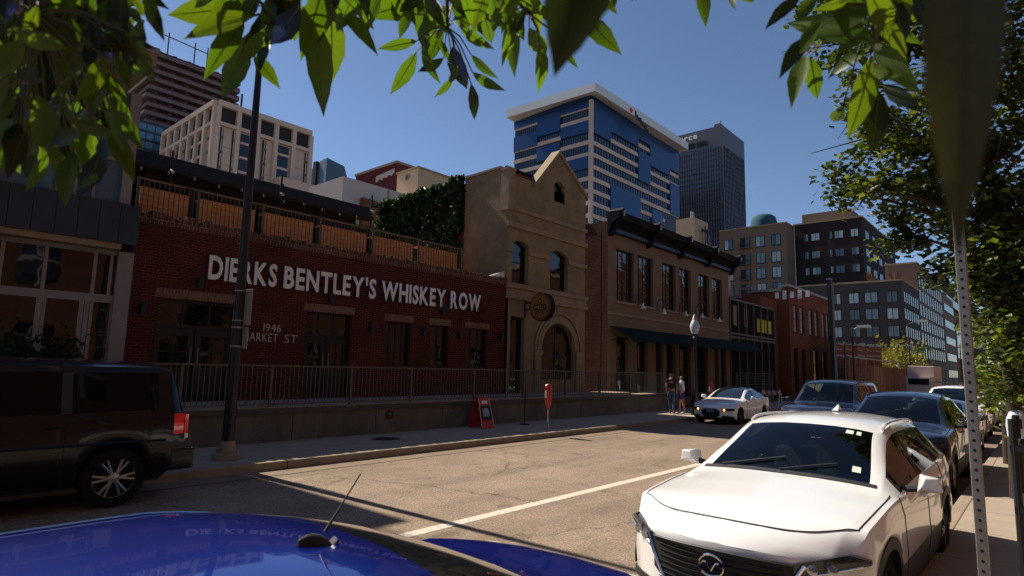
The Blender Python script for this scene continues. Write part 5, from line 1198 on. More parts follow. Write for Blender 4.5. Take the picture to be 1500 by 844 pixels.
def std_front(root, s, front, patch, lamp='lens', grille='black', gw=.42, gz=(.40, .66), hz=(.62, .74), hy=(.5, .84), H0=0, lit=None, bar=None):
    ys_ = lin(-gw, gw, 13); patch('grille', ys_, [gz[0]+H0]*13, [gz[1]+H0]*13, grille, .02)
    for sgn in (1, -1):
        yy = [sgn*v for v in lin(hy[0], hy[1], 9)]; hl = patch('headlight', yy, [hz[0]+H0+.03*i/8 for i in range(9)], [hz[1]+H0+.03*i/8 for i in range(9)], lamp, .016)
        c = front(sgn*(hy[0]+.1), (hz[0]+hz[1])/2+H0, .03); q = MB(); q.lathe(c, [(.032, 0), (.036, -.012), (.02, -.014)], lit or 'lens_clear', 12, 'x'); q.build('lamp', None, True).parent = hl
        yy = [sgn*v for v in lin(.48, .78, 7)]; patch('lower_intake', yy, [.28+H0*.6]*7, [.38+H0*.6]*7, 'black', .016)
    q = MB(); c = front(0, gz[0]+H0-.02, .03); q.box(c[0]-.01, c[0]+.01, -.16, .16, c[2]-.07, c[2]+.07, 'plate'); q.build('number_plate', None).parent = root
    if bar: q = MB(); q.path([front(y, (gz[0]+gz[1])/2+H0, .035) for y in lin(-gw, gw, 9)], .02, bar, 8); q.build('grille_bar', None).parent = root
G_ = 'cars parked along the right kerb'
root, s, P, section, front, patch, _ = car('parked_suv', 'dark navy crossover with roof rails parked directly behind the white foreground crossover', 'car', 'suv', 'car_navy', H=1.10, LS=1.06, WS=1.05, rails='dark', trim='plastic', group=G_, cabin=True)
std_front(root, s, front, patch, bar='chrome'); place(root, (12.1, 2.2, 0))
root, s, P, section, front, patch, _ = car('parked_sedan', 'grey sedan parked between the navy crossover and the white wagon with a roof rack', 'car', 'sedan', 'car_grey', group=G_, cabin=True)
std_front(root, s, front, patch, gz=(.36, .56), hz=(.52, .62)); place(root, (18.3, 2.3, 0))
root, s, P, section, front, patch, _ = car('parked_suv', 'white sport utility vehicle with a dark roof rack parked beyond the grey sedan', 'car', 'suv', 'car_white', H=1.12, WS=1.04, rails='dark', group=G_, cabin=True)
std_front(root, s, front, patch)
q = MB()
for x in (2.5, 2.9, 3.3): a = P(x, .6, 1.62); b = P(x, -.6, 1.62); q.tube(a, b, .02, 'plastic')
for y in (-.5, .5): q.tube(P(2.4, y, 1.66), P(3.5, y, 1.66), .02, 'plastic')
for k in range(9): y = -.5+k*.125; q.tube(P(2.4, y, 1.64), P(3.5, y, 1.64), .012, 'plastic', n=6)
q.build('roof_rack', None).parent = root
place(root, (24.0, 2.45, 0)); wsuv = root
far = [('parked_suv', 'black crossover parked beyond the white vehicle with the roof rack', 'suv', 'car_black', 29.6, 1.08), ('parked_sedan', 'silver sedan far along the right kerb', 'sedan', 'car_silver', 35.2, 1.0), ('parked_suv', 'large dark vehicle far along the right kerb beyond the silver sedan', 'big', 'car_navy', 41, 1.0), ('parked_sedan', 'white sedan farthest along the right kerb', 'sedan', 'car_white', 47.5, 1.0)]
for nm, lb, k, pt_, X, H_ in far:
    root, s, P, section, front, patch, _ = car(nm, lb, 'car', k, pt_, H=H_, group=G_, detail=False)
    std_front(root, s, front, patch, H0=.2 if k == 'big' else 0, gz=(.36, .56), hz=(.5, .62)); place(root, (X, 2.5, 0))
# ---- dark pickup style vehicle driving towards us
root, s, P, section, front, patch, _ = car('dark_suv', 'dark navy boxy vehicle with lit headlamps driving beside the parked cars', 'car', 'big', 'car_navy', H=.97, LS=.95, WS=.97, rails='dark', wheel='five', cabin=True)
std_front(root, s, front, patch, H0=.22, gw=.5, hy=(.58, .9), lit='lit_lamp', bar='chrome'); place(root, (18.6, 5.05, 0))
# ---- white sedan coming along the far kerb
root, s, P, section, front, patch, _ = car('white_sedan', 'white sedan with a black grille and glowing amber lamps along the left kerb', 'car', 'sedan', 'car_white', wheel='dark', roofmat='car_black', WS=1.0)
ys_ = lin(-.36, .36, 13); patch('grille', ys_, [.24+.12*max(0, (abs(y)-.2)/.16) for y in ys_], [.60-.14*max(0, (abs(y)-.22)/.14)**1.5*.6 for y in ys_], 'black', .02)
for sgn in (1, -1):
    yy = [sgn*v for v in lin(.42, .82, 10)]; hl = patch('headlight', yy, [.50+.05*i/9 for i in range(10)], [.61+.02*i/9 for i in range(10)], 'lens', .016)
    c = front(sgn*.52, .565, .03); q = MB(); q.lathe(c, [(.04, 0), (.045, -.012), (.02, -.014)], 'amber_lit', 12, 'x'); q.build('lamp', None, True).parent = hl
    yy = [sgn*v for v in lin(.44, .80, 9)]; patch('lower_intake', yy, [.24]*9, [.37-.05*i/8 for i in range(9)], 'black', .016)
q = MB()
for k in range(4):
    t_ = [2*math.pi*i/14 for i in range(15)]; cy = -.105+.07*k; c = front(cy, .53, .03); q.path([(c[0], cy+.042*math.cos(a), c[2]+.042*math.sin(a)) for a in t_], .005, 'chrome', 5)
q.build('badge', None).parent = root
place(root, (22.9, 9.85, 0))
# ---- black van-like vehicle at the left edge, seen from its side and tail
root, s, P, section, front, patch, _ = car('black_suv', 'large black vehicle at the left kerb with a red tail light and alloy wheel', 'car', 'big', 'car_black', WS=.98, wheel='split', H=1.03, privacy=True)
for sgn in (1, -1):
    q = MB(); sc = section(5.0)
    vs = []
    for x in (5.0, 5.05, 5.10, 5.145):
        for z in (.90, 1.0, 1.1, 1.18):
            scn = section(x); w_ = scn[2][0]; y = (w_*1.004)-(.03 if z > 1.05 else .0)*((z-1.05)/.15); vs.append(P(x, (y+.012)*sgn, z))
    q.add(vs, [(i*4+j, (i+1)*4+j, (i+1)*4+j+1, i*4+j+1) for i in range(3) for j in range(3)], 'tail')
    q.box(P(5.12, 0, 0)[0], P(5.165, 0, 0)[0], sgn*.84, sgn*.93, .93, 1.2, 'tail'); o = q.build('tail_light', None, True); o.parent = root
    q = MB(); q.box(P(5.12, 0, 0)[0], P(5.168, 0, 0)[0], sgn*.86, sgn*.945, .86, .925, 'lens_clear'); q.build('reversing_lamp', None).parent = o
q = MB(); q.box(P(4.95, 0, 0)[0], P(5.28, 0, 0)[0], -.96, .96, .42, .72, 'car_black'); q.build('bumper', None, bevel=.03).parent = root
q = MB()
for sgn in (1, -1): q.path([P(x, (section(x)[2][0]+.014)*sgn, .83) for x in lin(1.5, 4.9, 12)], .018, 'car_black', 6)
q.build('side_moulding', None).parent = root
place(root, (3.72-5.2, 10.5, 0), 0)
# ---- vivid blue sedan right below the viewpoint
root, s, P, section, front, patch, _ = car('blue_sedan', 'vivid blue sedan right below the viewpoint with a short black roof antenna', 'car', 'fastback', 'car_blue', H=1.055, LS=1.2, WS=1.12, wheel='five')
q = MB()
a0, a1, zz = 3.00, 3.10, cv(s['top'], 3.0)
vs = []
for i in range(9):
    t_ = i/8; x = a0+(a1-a0)*t_; h_ = .034*math.sin(math.pi*min(1, t_*1.0+.12))**.6 if t_ < 1 else .022; wd = .020*math.sin(math.pi*min(.62, .12+t_*.6))
    for k in range(9):
        th = math.pi*k/8; vs.append(P(x, wd*math.cos(th)-.17, cv(s['top'], x)-.008+h_*math.sin(th)))
fs = [(i*9+k, (i+1)*9+k, (i+1)*9+k+1, i*9+k+1) for i in range(8) for k in range(8)]+[tuple(range(72, 81)), tuple(range(0, 9))]
q.add(vs, fs, 'plastic'); ab = q.build('antenna', None, True); ab.parent = root
q = MB(); p0 = Vector(P(3.07, -.17, zz+.018)); d_ = Vector((.75, 0, .9)).normalized(); d_ = Vector((.60, 0, .80)).normalized()
q.path([p0, p0+d_*.05, p0+d_*.08, p0+d_*.19], [.006, .0042, .0028, .0022], 'plastic', 8)
for k in range(22): t_ = .08+k*.0075; q.lathe((0, 0, 0), [(.001, 0), (.001, .001)], 'plastic', 3) if False else None
q.build('whip', None).parent = ab
for sgn in (1, -1):
    q = MB(); vs = [P(4.36+.03*i, sgn*(.5+.30*j/5), .80+.14*i/3) for i in range(4) for j in range(6)]; q.add(vs, [(i*6+j, (i+1)*6+j, (i+1)*6+j+1, i*6+j+1) for i in range(3) for j in range(5)], 'tail'); q.build('tail_light', None).parent = root
std_front(root, s, front, patch, gz=(.36, .56), hz=(.5, .62))
# chrome drip line between roof and rear window
q = MB()
for sgn in (1, -1): q.path([P(x, section(x)[6][0]*sgn*.99, section(x)[6][1]+.006) for x in lin(2.3, 3.95, 20)], .006, 'chrome', 6)
q.build('roof_trim', None).parent = root
place(root, (1.00-3.05*1.2, 1.80, 0), 0)
# ================================================================ street furniture
# tall black lamp pole on the left pavement
PX_, PYy = aY(333, 660, 11.75)[0], 11.75
t = thing('street_pole', 'tall black tapering street pole with steel straps on a round concrete footing', 'street pole', (PX_, PYy, .15))
q = MB(); q.tube((PX_, PYy, .35), (PX_, PYy, 2.6), .115, 'black_metal', .098, 12); q.tube((PX_, PYy, 2.6), (PX_, PYy, 9.2), .098, 'black_metal', .055, 12); q.build('shaft', t, True)
q = MB(); q.lathe((PX_, PYy, .15), [(.27, 0), (.27, .08), (.25, .12), (.15, .125), (.15, .16), (.13, .30), (.115, .34)], 'kerb', 20); q.build('footing', t, True)
q = MB()
for a in range(4): t_ = math.pi/4+a*math.pi/2; q.tube((PX_+.19*math.cos(t_), PYy+.19*math.sin(t_), .25), (PX_+.19*math.cos(t_), PYy+.19*math.sin(t_), .34), .018, 'grey_metal', n=6)
q.build('anchor_bolts', t)
for z in (aY(340, 426, PYy)[1], aY(338, 470, PYy)[1], aY(338, 480, PYy)[1], aY(337, 508, PYy)[1]): q = MB(); q.lathe((PX_, PYy, z), [(.104, 0), (.104, .025)], 'grey_metal', 12); q.build('strap', t)
zs, zt = aY(345, 476, PYy)[1], aY(345, 423, PYy)[1]
p = thing('parking_sign', 'grey metal sign panel seen edge-on strapped to the tall black pole', 'sign', (PX_+.13, PYy, zs))
q = MB(); q.box(PX_+.115, PX_+.13, PYy-.26, PYy+.02, zs, zt, 'grey_metal'); q.build('panel', p, bevel=.004); q = MB(); q.box(PX_+.11, PX_+.125, PYy-.2, PYy+.0, zs-.45, zs-.03, 'grey_metal'); q.build('lower_panel', p)
# bagged meters
M['redbag'] = mat('red vinyl meter bag', (.42, .012, .016), .35, coat=.4)
def meter(x, y, lb):
    t = thing('bagged_meter', lb, 'parking meter', (x, y, .15), 'parking meters under red covers')
    q = MB(); q.tube((x, y, .15), (x, y, 1.0), .028, 'grey_metal', n=10); q.lathe((x, y, .15), [(.07, 0), (.06, .02)], 'grey_metal', 12); q.build('post', t, True)
    q = MB(); rr = random.Random(3)
    prof = [(.05, .80), (.10, .93), (.125, 1.05), (.13, 1.25), (.125, 1.42), (.10, 1.50), (.04, 1.535)]
    n = 12; vs = [(x+r*math.cos(2*math.pi*i/n)*(1+.14*math.sin(i*2.1+k)), y+r*.75*math.sin(2*math.pi*i/n)*(1+.1*math.cos(i*1.7+k)), z) for k, (r, z) in enumerate(prof) for i in range(n)]
    q.add(vs, [(k*n+i, k*n+(i+1) % n, (k+1)*n+(i+1) % n, (k+1)*n+i) for k in range(len(prof)-1) for i in range(n)]+[tuple(range(n)), tuple(range((len(prof)-1)*n, len(prof)*n))], 'redbag'); q.build('cover', t, True)
    q = MB(); q.box(x-.137, x-.134, y-.045, y+.03, 1.12, 1.34, 'sticker'); q.build('label_patch', t); return t
meter(aY(803, 600, 11.25)[0], 11.25, 'parking meter under a glossy red cover right of the folding advertising board')
meter(aY(1041, 585, 11.5)[0], 11.5, 'parking meter under a red cover behind the oncoming white sedan')
# A frame board
M['signblue'] = mat('pale blue sign print', (.22, .30, .38), .6)
AX, AYy = aY(706, 600, 13.0)[0], 13.0
t = thing('sidewalk_board', 'red and black folding advertising board standing against the concrete dock wall', 'a-frame sign', (AX, AYy, .15))
for sgn in (-1, 1):
    q = MB(); q.add([(AX-.24, AYy+sgn*.02, 1.06), (AX+.24, AYy+sgn*.02, 1.06), (AX+.28, AYy+sgn*.26, .16), (AX-.28, AYy+sgn*.26, .16), (AX-.24, AYy+sgn*.05, 1.06), (AX+.24, AYy+sgn*.05, 1.06), (AX+.28, AYy+sgn*.29, .16), (AX-.28, AYy+sgn*.29, .16)],
      [(0, 1, 2, 3), (4, 5, 6, 7), (0, 1, 5, 4), (1, 2, 6, 5), (2, 3, 7, 6), (3, 0, 4, 7)], 'redbag'); q.build('panel', t)
def onboard(u0, u1, z0, z1, m_, nm, o_=.004):
    def pt(u, z): f = (1.06-z)/.90; return (AX+u*(.24+.04*f), AYy-.05-.24*f-o_, z)
    q = MB(); q.quad([pt(u0, z0), pt(u1, z0), pt(u1, z1), pt(u0, z1)], m_); q.build(nm, t)
onboard(-.9, .9, .40, .82, 'black', 'print'); onboard(-.5, .5, .5, .75, 'signblue', 'picture', .007); onboard(-.5, .5, .88, .97, 'sticker', 'heading', .006); onboard(-.97, -.9, .2, 1.03, 'sticker', 'edge', .006); onboard(.9, .97, .2, 1.03, 'sticker', 'edge', .006)
x, y = aZ(565, 643, .15); y = min(max(y, 11.4), 13.1); t = thing('utility_cover', 'dark round utility cover set in the left pavement left of the folding board', 'cover', (x, y, .15)); q = MB(); q.lathe((x, y, .151), [(.32, 0), (.32, .006)], 'black_metal', 24); q.build('lid', t); q = MB(); q.lathe((x, y, .151), [(.36, 0), (.36, .003)], 'rail_grey', 24); q.build('ring', t)
# thin black stanchion
x, y = aY(769, 600, 12.9)[0], 12.9
t = thing('sign_stanchion', 'thin black stanchion with a round base beside the folding board', 'stanchion', (x, y, .15)); q = MB(); q.tube((x, y, .17), (x, y, 1.3), .022, 'black_metal'); q.build('post', t); q = MB(); q.lathe((x, y, .15), [(.17, 0), (.16, .03), (.03, .05)], 'black_metal', 16); q.build('base', t)
# fire hose connection on the dock wall
x, z = aY(570, 607, DOCK)
t = thing('hose_connection', 'red collared fire hose connection on the concrete dock wall', 'hose connection', (x, DOCK, z)); q = MB(); q.lathe((x, DOCK-.03, z), [(.13, 0), (.13, .025)], 'maroon', 16, 'y'); q.build('plate', t)
for s_ in (-.065, .065): q = MB(); q.lathe((x+s_, DOCK-.15, z), [(.045, 0), (.05, .03), (.04, .12)], 'rail_grey', 12, 'y'); q.build('nozzle', t, True)
# globe lamp
LX, LY = aY(1019, 560, 11.5)[0], 11.5
t = thing('globe_street_lamp', 'black street lamp with a frosted acorn globe before the green awnings', 'street lamp', (LX, LY, .15))
zt = aY(1020, 490, LY)[1]; z2 = aY(1020, 461, LY)[1]; H_ = z2-zt
q = MB(); q.lathe((LX, LY, .15), [(.22, 0), (.22, .1), (.17, .14), (.16, .55), (.11, .65), (.075, .8), (.06, zt-.35), (.10, zt-.3), (.07, zt-.25), (.15, zt-.15)], 'black_metal', 14); q.build('post', t, True)
M['globe'] = mat('frosted globe', (.50, .56, .60), .25, spec=.6)
q = MB(); q.lathe((LX, LY, zt), [(.11, 0), (.19, H_*.22), (.21, H_*.42), (.16, H_*.6), (.08, H_*.75)], 'globe', 18); q.build('globe', t, True)
q = MB(); q.lathe((LX, LY, zt), [(.11, H_*.75), (.08, H_*.85), (.02, H_*1.0)], 'grey_metal', 12); q.build('finial', t, True)
# stair handrail and barricade
x0, x1 = aY(1079, 555, DOCK)[0], aY(1131, 555, DOCK)[0]
t = thing('ramp_railing', 'short grey railing with horizontal bars beside the ramp before the infill building', 'railing', ((x0+x1)/2, DOCK, 0))
z1 = aY(1100, 546, DOCK)[1]
for i in range(5): x = x0+(x1-x0)*i/4; q = MB(); q.box(x-.03, x+.03, DOCK-.03, DOCK+.03, .15, z1, 'rail_grey'); q.build('post', t)
for k in range(6): z = z1-.04-.17*k; q = MB(); q.box(x0, x1, DOCK-.02, DOCK+.02, z-.015, z+.015, 'rail_grey'); q.build('rail', t)
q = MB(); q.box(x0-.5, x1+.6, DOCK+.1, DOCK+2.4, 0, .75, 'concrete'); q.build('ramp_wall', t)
BX, BY = aY(1130, 580, 12.4)[0], 12.4
M['hiviz'] = mat('red white barricade stripe', (.6, .05, .04), .5)
t = thing('barricade', 'folding barricade with a red and white striped board on the far left pavement', 'barricade', (BX, BY, .15))
q = MB()
for i in range(8): a, b = -.6+.15*i, -.6+.15*(i+1); q.prism([(BX-.02+.0, BY+a, .75), (BX-.02, BY+b, .75), (BX-.02, BY+min(.6, b+.08), .98), (BX-.02, BY+a+.08, .98)], (.03, 0, 0), 'hiviz' if i % 2 else 'sticker')
q.build('striped_board', t)
for s_ in (-.5, .5):
    q = MB(); q.tube((BX-.35, BY+s_, .15), (BX, BY+s_, 1.05), .02, 'sticker', n=6); q.tube((BX+.35, BY+s_, .15), (BX, BY+s_, 1.05), .02, 'sticker', n=6); q.build('leg', t)
# utility pole in front of the orange brick building
UX = aY(1218, 480, 10.6)[0]; zt = aY(1217, 411, 11.4)[1]
t = thing('utility_pole', 'square dark utility pole at the end of the orange brick building', 'pole', (UX, 11.4, .15)); UX = aY(1218, 480, 11.4)[0]; t.location.x = UX
q = MB(); q.box(UX-.14, UX+.14, 11.26, 11.54, .15, zt, 'black_metal'); q.build('shaft', t); q = MB(); q.box(UX-.17, UX+.17, 11.23, 11.57, zt, zt+.08, 'grey_metal'); q.build('cap', t); q = MB(); q.tube((UX-.05, 11.18, .15), (UX-.05, 11.18, zt-.2), .04, 'grey_metal'); q.build('conduit', t)
# brick pillars wall, fence, shrub, trailer beyond
FYf = 14.2
M['brick_mid'] = brickmat('brown wall brick', (.20, .075, .045), (.15, .055, .035), (.22, .14, .1), var=.2)
for i, (u0, u1) in enumerate(((1224, 1236), (1238, 1252), (1255, 1266), (1269, 1279), (1281, 1291))):
    a, b = aY(u0, 515, FYf)[0], aY(u1, 515, FYf)[0]; z0, z1 = .15, aY((u0+u1)/2, 505+i*1.0, FYf)[1]
    p = thing('brick_wall_panel', f'brown brick wall bay with pale cap, {["first", "second", "third", "fourth", "fifth"][i]} beyond the utility pole', 'wall', ((a+b)/2, FYf, 0), 'capped brick wall bays')
    q = MB(); q.box(a, b, FYf, FYf+.3, z0, z1, 'brick_mid'); q.build('brickwork', p)
    q = MB(); q.box(a-.05, b+.05, FYf-.05, FYf+.35, z1+.003, z1+.12, 'white_frame'); q.box(b-.5, b+.3, FYf-.08, FYf+.38, z1+.123, z1+.35, 'white_frame'); q.box(a, b, FYf-.04, FYf-.003, z1-1.1, z1-.95, 'white_frame'); q.build('cap', p)
    q = MB(); m_ = (b-a)/3
    for k in range(2): q.box(a+m_*(k+.35), a+m_*(k+1.15), FYf-.02, FYf-.003, z1-.5, z1-.38, 'white_frame')
    q.build('inset_stones', p)
fx0, fx1 = 70.0, aY(1366, 560, 12.6)[0]
fx0 = aY(1240, 555, 12.6)[0]
t = thing('wooden_fence', 'tall brown vertical board fence beyond the parked cars on the left', 'fence', ((fx0+fx1)/2, 12.6, 0))
q = MB(); x = fx0; rr = random.Random(2)
while x < fx1: w_ = .45; q.box(x, x+w_-.05, 12.6+rr.random()*.05, 12.68, .1, aY(1300, 538, 12.6)[1]+rr.uniform(-.12, .12), 'wood_fence'); x += w_
q.build('boards', t)
t = thing('scaffold_rail', 'pale pipe rail and posts standing above the board fence', 'railing', (90, 12.9, 0)); z1 = aY(1280, 527, 12.9)[1]
q = MB(); xs_ = [aY(u, 530, 12.9)[0] for u in (1244, 1253, 1261, 1268, 1317)]
for x in xs_: q.tube((x, 12.9, .1), (x, 12.9, z1), .07, 'grey_metal', n=6)
q.tube((xs_[0], 12.9, z1), (xs_[-1]+8, 12.9, z1), .06, 'grey_metal', n=6); q.build('pipes', t)
TXx = 70; 
t = thing('box_trailer', 'small white box truck at the end of the board fence', 'truck', (aY(1352, 555, 8.5)[0], 8.5, 0)); x = t.location.x
q = MB(); q.box(x, x+5, 7.6, 9.7, .7, 3.0, 'pinkwhite'); q.build('cargo_box', t, bevel=.05); q = MB(); q.box(x-1.6, x-.02, 7.7, 9.6, .5, 2.0, 'pinkwhite'); q.box(x-1.62, x-1.58, 7.85, 9.45, 1.3, 1.85, 'dark_glass'); q.build('cab', t, bevel=.08)
for yy in (7.7, 9.35):
    for xx in (x-.8, x+3.8): q = MB(); q.lathe((xx, yy, .42), [(.3, 0), (.42, .03), (.42, .22), (.3, .25)], 'rubber', 18, 'y'); q.build('wheel', t, True)
# far signals, lights, street sign
def mast(u, v0, v1, Y, lb, arm=None, nm='signal_mast', cat='traffic signal', head='black'):
    X = aY(u, v1, Y)[0]; z = aY(u, v0, Y)[1]
    t = thing(nm, lb, cat, (X, Y, .15)); q = MB(); q.tube((X, Y, .1), (X, Y, z), .10, 'dark_metal', .07, 8); q.build('pole', t)
    if arm:
        q = MB(); q.tube((X, Y, z-.2), (X+arm[0], Y+arm[1], z+arm[2]), .06, 'dark_metal', n=6); q.build('arm', t)
        q = MB(); c = Vector((X+arm[0], Y+arm[1], z+arm[2])); q.box(c.x-.35, c.x+.35, c.y-.7, c.y+.2, c.z-.12, c.z+.1, head); q.build('lamp_head', t)
    return t, X, z
mast(1333, 474, 530, 11.6, 'slim street light pole with a pale twin head before the grey apartments', (0, -1.2, .15), 'street_light', 'street light', 'sticker')
mast(1250, 481, 520, 11.6, 'street light pole behind the capped brick wall bays', (0, -.6, .1), 'street_light', 'street light', 'sticker')
t, X, z = mast(1410, 507, 560, 11.2, 'dark traffic signal mast with a long arm far down the street', (0, -7, .1)); 
q = MB(); 
for k in range(3): q.lathe((X-.3, 6.5+k*1.9, z-.15), [(.18, 0), (.18, .2)], 'black', 10, 'x')
q.build('signal_lamps', t)
t, X, z = mast(1362, 510, 560, 11.0, 'traffic signal mast with a green street name blade beyond the shrub', (0, -4.5, .1))
M['sign_green'] = mat('green street sign', (.01, .16, .09), .5)
q = MB(); q.box(X-.1, X-.05, 11.2, 13.6, z-.5, z+.1, 'sign_green'); q.build('street_name_blade', t)
# perforated sign post close on the right
SPX, SPY = 4.1, aX(1439, 800, 4.1)[0]
t = thing('perforated_sign_post', 'square galvanised sign post full of holes standing on the right pavement', 'sign post', (SPX, SPY, .15))
q = MB(); zz = .1; Wp = .025
q.box(SPX-Wp, SPX+Wp, SPY-Wp, SPY+Wp, .1, 3.6, 'grey_metal'); q.build('post', t, bevel=.004)
q = MB(); zz = .2
while zz < 3.55: q.lathe((SPX-Wp-.0015, SPY, zz), [(.0085, 0), (.0085, .002)], 'black', 8, 'x'); q.lathe((SPX, SPY+Wp-.0005, zz), [(.0085, 0), (.0085, .002)], 'black', 8, 'y'); zz += .0508
o = q.build('holes', t); 

x, y = 9.4, .42
# black rack at the right edge and a domed meter
rx, ry = 5.0, aX(1489, 700, 5.0)[0]
t = thing('tree_guard', 'black metal tree guard of upright bars with crossbars at the right edge', 'tree guard', (rx, ry, .15))
q = MB(); 
for dx, dy in ((0, 0), (.0, -.16), (0, -.32), (.6, 0), (.6, -.32)): q.tube((rx+dx, ry+dy, .15), (rx+dx, ry+dy, 1.75), .022, 'black_metal', n=8)
q.build('uprights', t, True)
for z in (.55, 1.2, 1.57): q = MB(); q.box(rx-.02, rx+.02, ry-.34, ry+.02, z-.02, z+.02, 'dark_metal'); q.box(rx+.58, rx+.62, ry-.34, ry+.02, z-.02, z+.02, 'dark_metal'); q.box(rx+.02, rx+.58, ry-.02, ry+.02, z-.02, z+.02, 'dark_metal'); q.build('crossbar', t)
def dome_meter(X, u, lb):
    Y = aX(u, 600, X)[0]; t = thing('domed_parking_meter', lb, 'parking meter', (X, Y, .15), 'domed grey parking meters')
    q = MB(); q.tube((X, Y, .15), (X, Y, 1.15), .035, 'grey_metal'); q.build('post', t)
    q = MB(); q.lathe((X, Y, 1.15), [(.06, 0), (.12, .05), (.13, .2), (.12, .3), (.08, .39), (.02, .42)], 'globe', 14); q.build('head', t, True)
    q = MB(); q.box(X-.135, X-.12, Y-.06, Y+.06, 1.32, 1.45, 'black'); q.build('screen', t)
dome_meter(11.2, 1488, 'pale domed parking meter behind the black tree guard'); dome_meter(19, 1473, 'smaller looking domed parking meter farther along the right kerb')
# potted plants on the dock left of the brick bar
M['terracotta'] = mat('terracotta pot', (.32, .09, .04), .8, var=.15); M['plant'] = leafmat('potted plant leaf', (.02, .05, .012), .3)
for i, (u, lb) in enumerate(((3, 'left'), (42, 'middle'), (98, 'right'))):
    X = aY(u, 520, F-.6)[0]; t = thing('potted_shrub', f'shrub in a terracotta pot before the storefront glass, {lb} one of three', 'potted plant', (X, F-.6, DZ), 'potted shrubs on the dock')
    q = MB(); q.lathe((X, F-.6, DZ), [(.17, 0), (.24, .45), (.26, .47), (.26, .52), (.22, .52)], 'terracotta', 16); q.build('pot', t, True)
    q = MB(); q.path([(X, F-.6, DZ+.4), (X+.03, F-.6, DZ+.9), (X, F-.58, DZ+1.3)], .02, 'brick_dark', 6); q.build('stem', t)
    leafcloud('foliage', t, 350, lambda r, X=X: ((X+r.gauss(0, .15), F-.6+r.gauss(0, .13), DZ+.95+r.gauss(0, .24)), None), .12, ['plant'], 20+i)
# shrub tree over the fence
M['shrub'] = leafmat('yellow green shrub leaf', (.16, .14, .025), .4)
xs_, = [aY(1322, 540, 13.6)[0]],
xs_ = aY(1322, 540, 13.6)[0]; zc = aY(1322, 528, 13.6)[1]
t = thing('fence_shrub_tree', 'yellowing bushy small tree rising behind the board fence', 'tree', (xs_, 13.9, 0)); q = MB(); q.path([(xs_, 13.9, 0), (xs_+.3, 13.9, 3), (xs_, 13.9, 6)], [.2, .15, .08], 'brick_dark'); q.build('trunk', t)
leafcloud('crown', t, 1500, lambda r: ((xs_+r.gauss(0, 3.3), 13.9+r.gauss(0, 1.2), zc-.3+r.gauss(0, 1.0)+1.3*math.exp(-r.random()*3)*r.random()), None), .5, ['shrub'], 31)
# bare terrace shrubs on the roof of the grey apartments
for u, lb in ((1276, 'left'), (1311, 'right')):
    X = XG+8; y, z = aX(u, 405, X); t = thing('rooftop_shrub', f'bare reddish shrub on the terrace above the grey apartments, {lb} one of two', 'shrub', (X, y, z-2.5), 'terrace shrubs'); M['twig_red'] = M.get('twig_red') or mat('reddish twig', (.16, .08, .06), .8)
    q = MB(); rr = random.Random(u)
    for k in range(26): a = rr.random()*6.28; q.path([(X, y, z-2.5), (X+.5*math.cos(a), y+.6*math.sin(a), z-.5), (X+1.5*math.cos(a)*rr.random(), y+1.6*math.sin(a)*rr.random(), z+1.0*rr.random()+.3)], [.09, .06, .03], 'twig_red', 4)
    q.build('branches', t)

# ================================================================ two people by the end of the dock
M['skin'] = mat('skin', (.30, .16, .10), .6); M['hair'] = mat('dark hair', (.02, .014, .01), .6); M['shirt_white'] = mat('pale blue white top', (.55, .60, .70), .8); M['shorts'] = mat('blue shorts', (.02, .035, .16), .8)
M['shirt_dark'] = mat('dark shirt', (.02, .018, .018), .85); M['jeans'] = mat('blue jeans', (.05, .08, .15), .85); M['shoe'] = mat('white shoe', (.5, .5, .5), .7)
def skin(nm, pts, edges, rad, m_, par, sub=2, root=0):
    me = bpy.data.meshes.new(nm); me.from_pydata(pts, edges, []); me.materials.append(M[m_]); o = bpy.data.objects.new(nm, me); C.objects.link(o); o.parent = par
    k = o.modifiers.new('skin', 'SKIN'); k.use_smooth_shade = True; s_ = o.modifiers.new('sub', 'SUBSURF'); s_.levels = sub; s_.render_levels = sub
    lay = me.skin_vertices[0].data
    for i, r in enumerate(rad): lay[i].radius = (r, r) if not isinstance(r, tuple) else r
    lay[root].use_root = True
    dg = bpy.context.evaluated_depsgraph_get(); m2 = bpy.data.meshes.new_from_object(o.evaluated_get(dg)); o.modifiers.clear(); o.data = m2; m2.name = nm
    if not m2.materials: m2.materials.append(M[m_])
    for p in m2.polygons: p.use_smooth = True
    return o
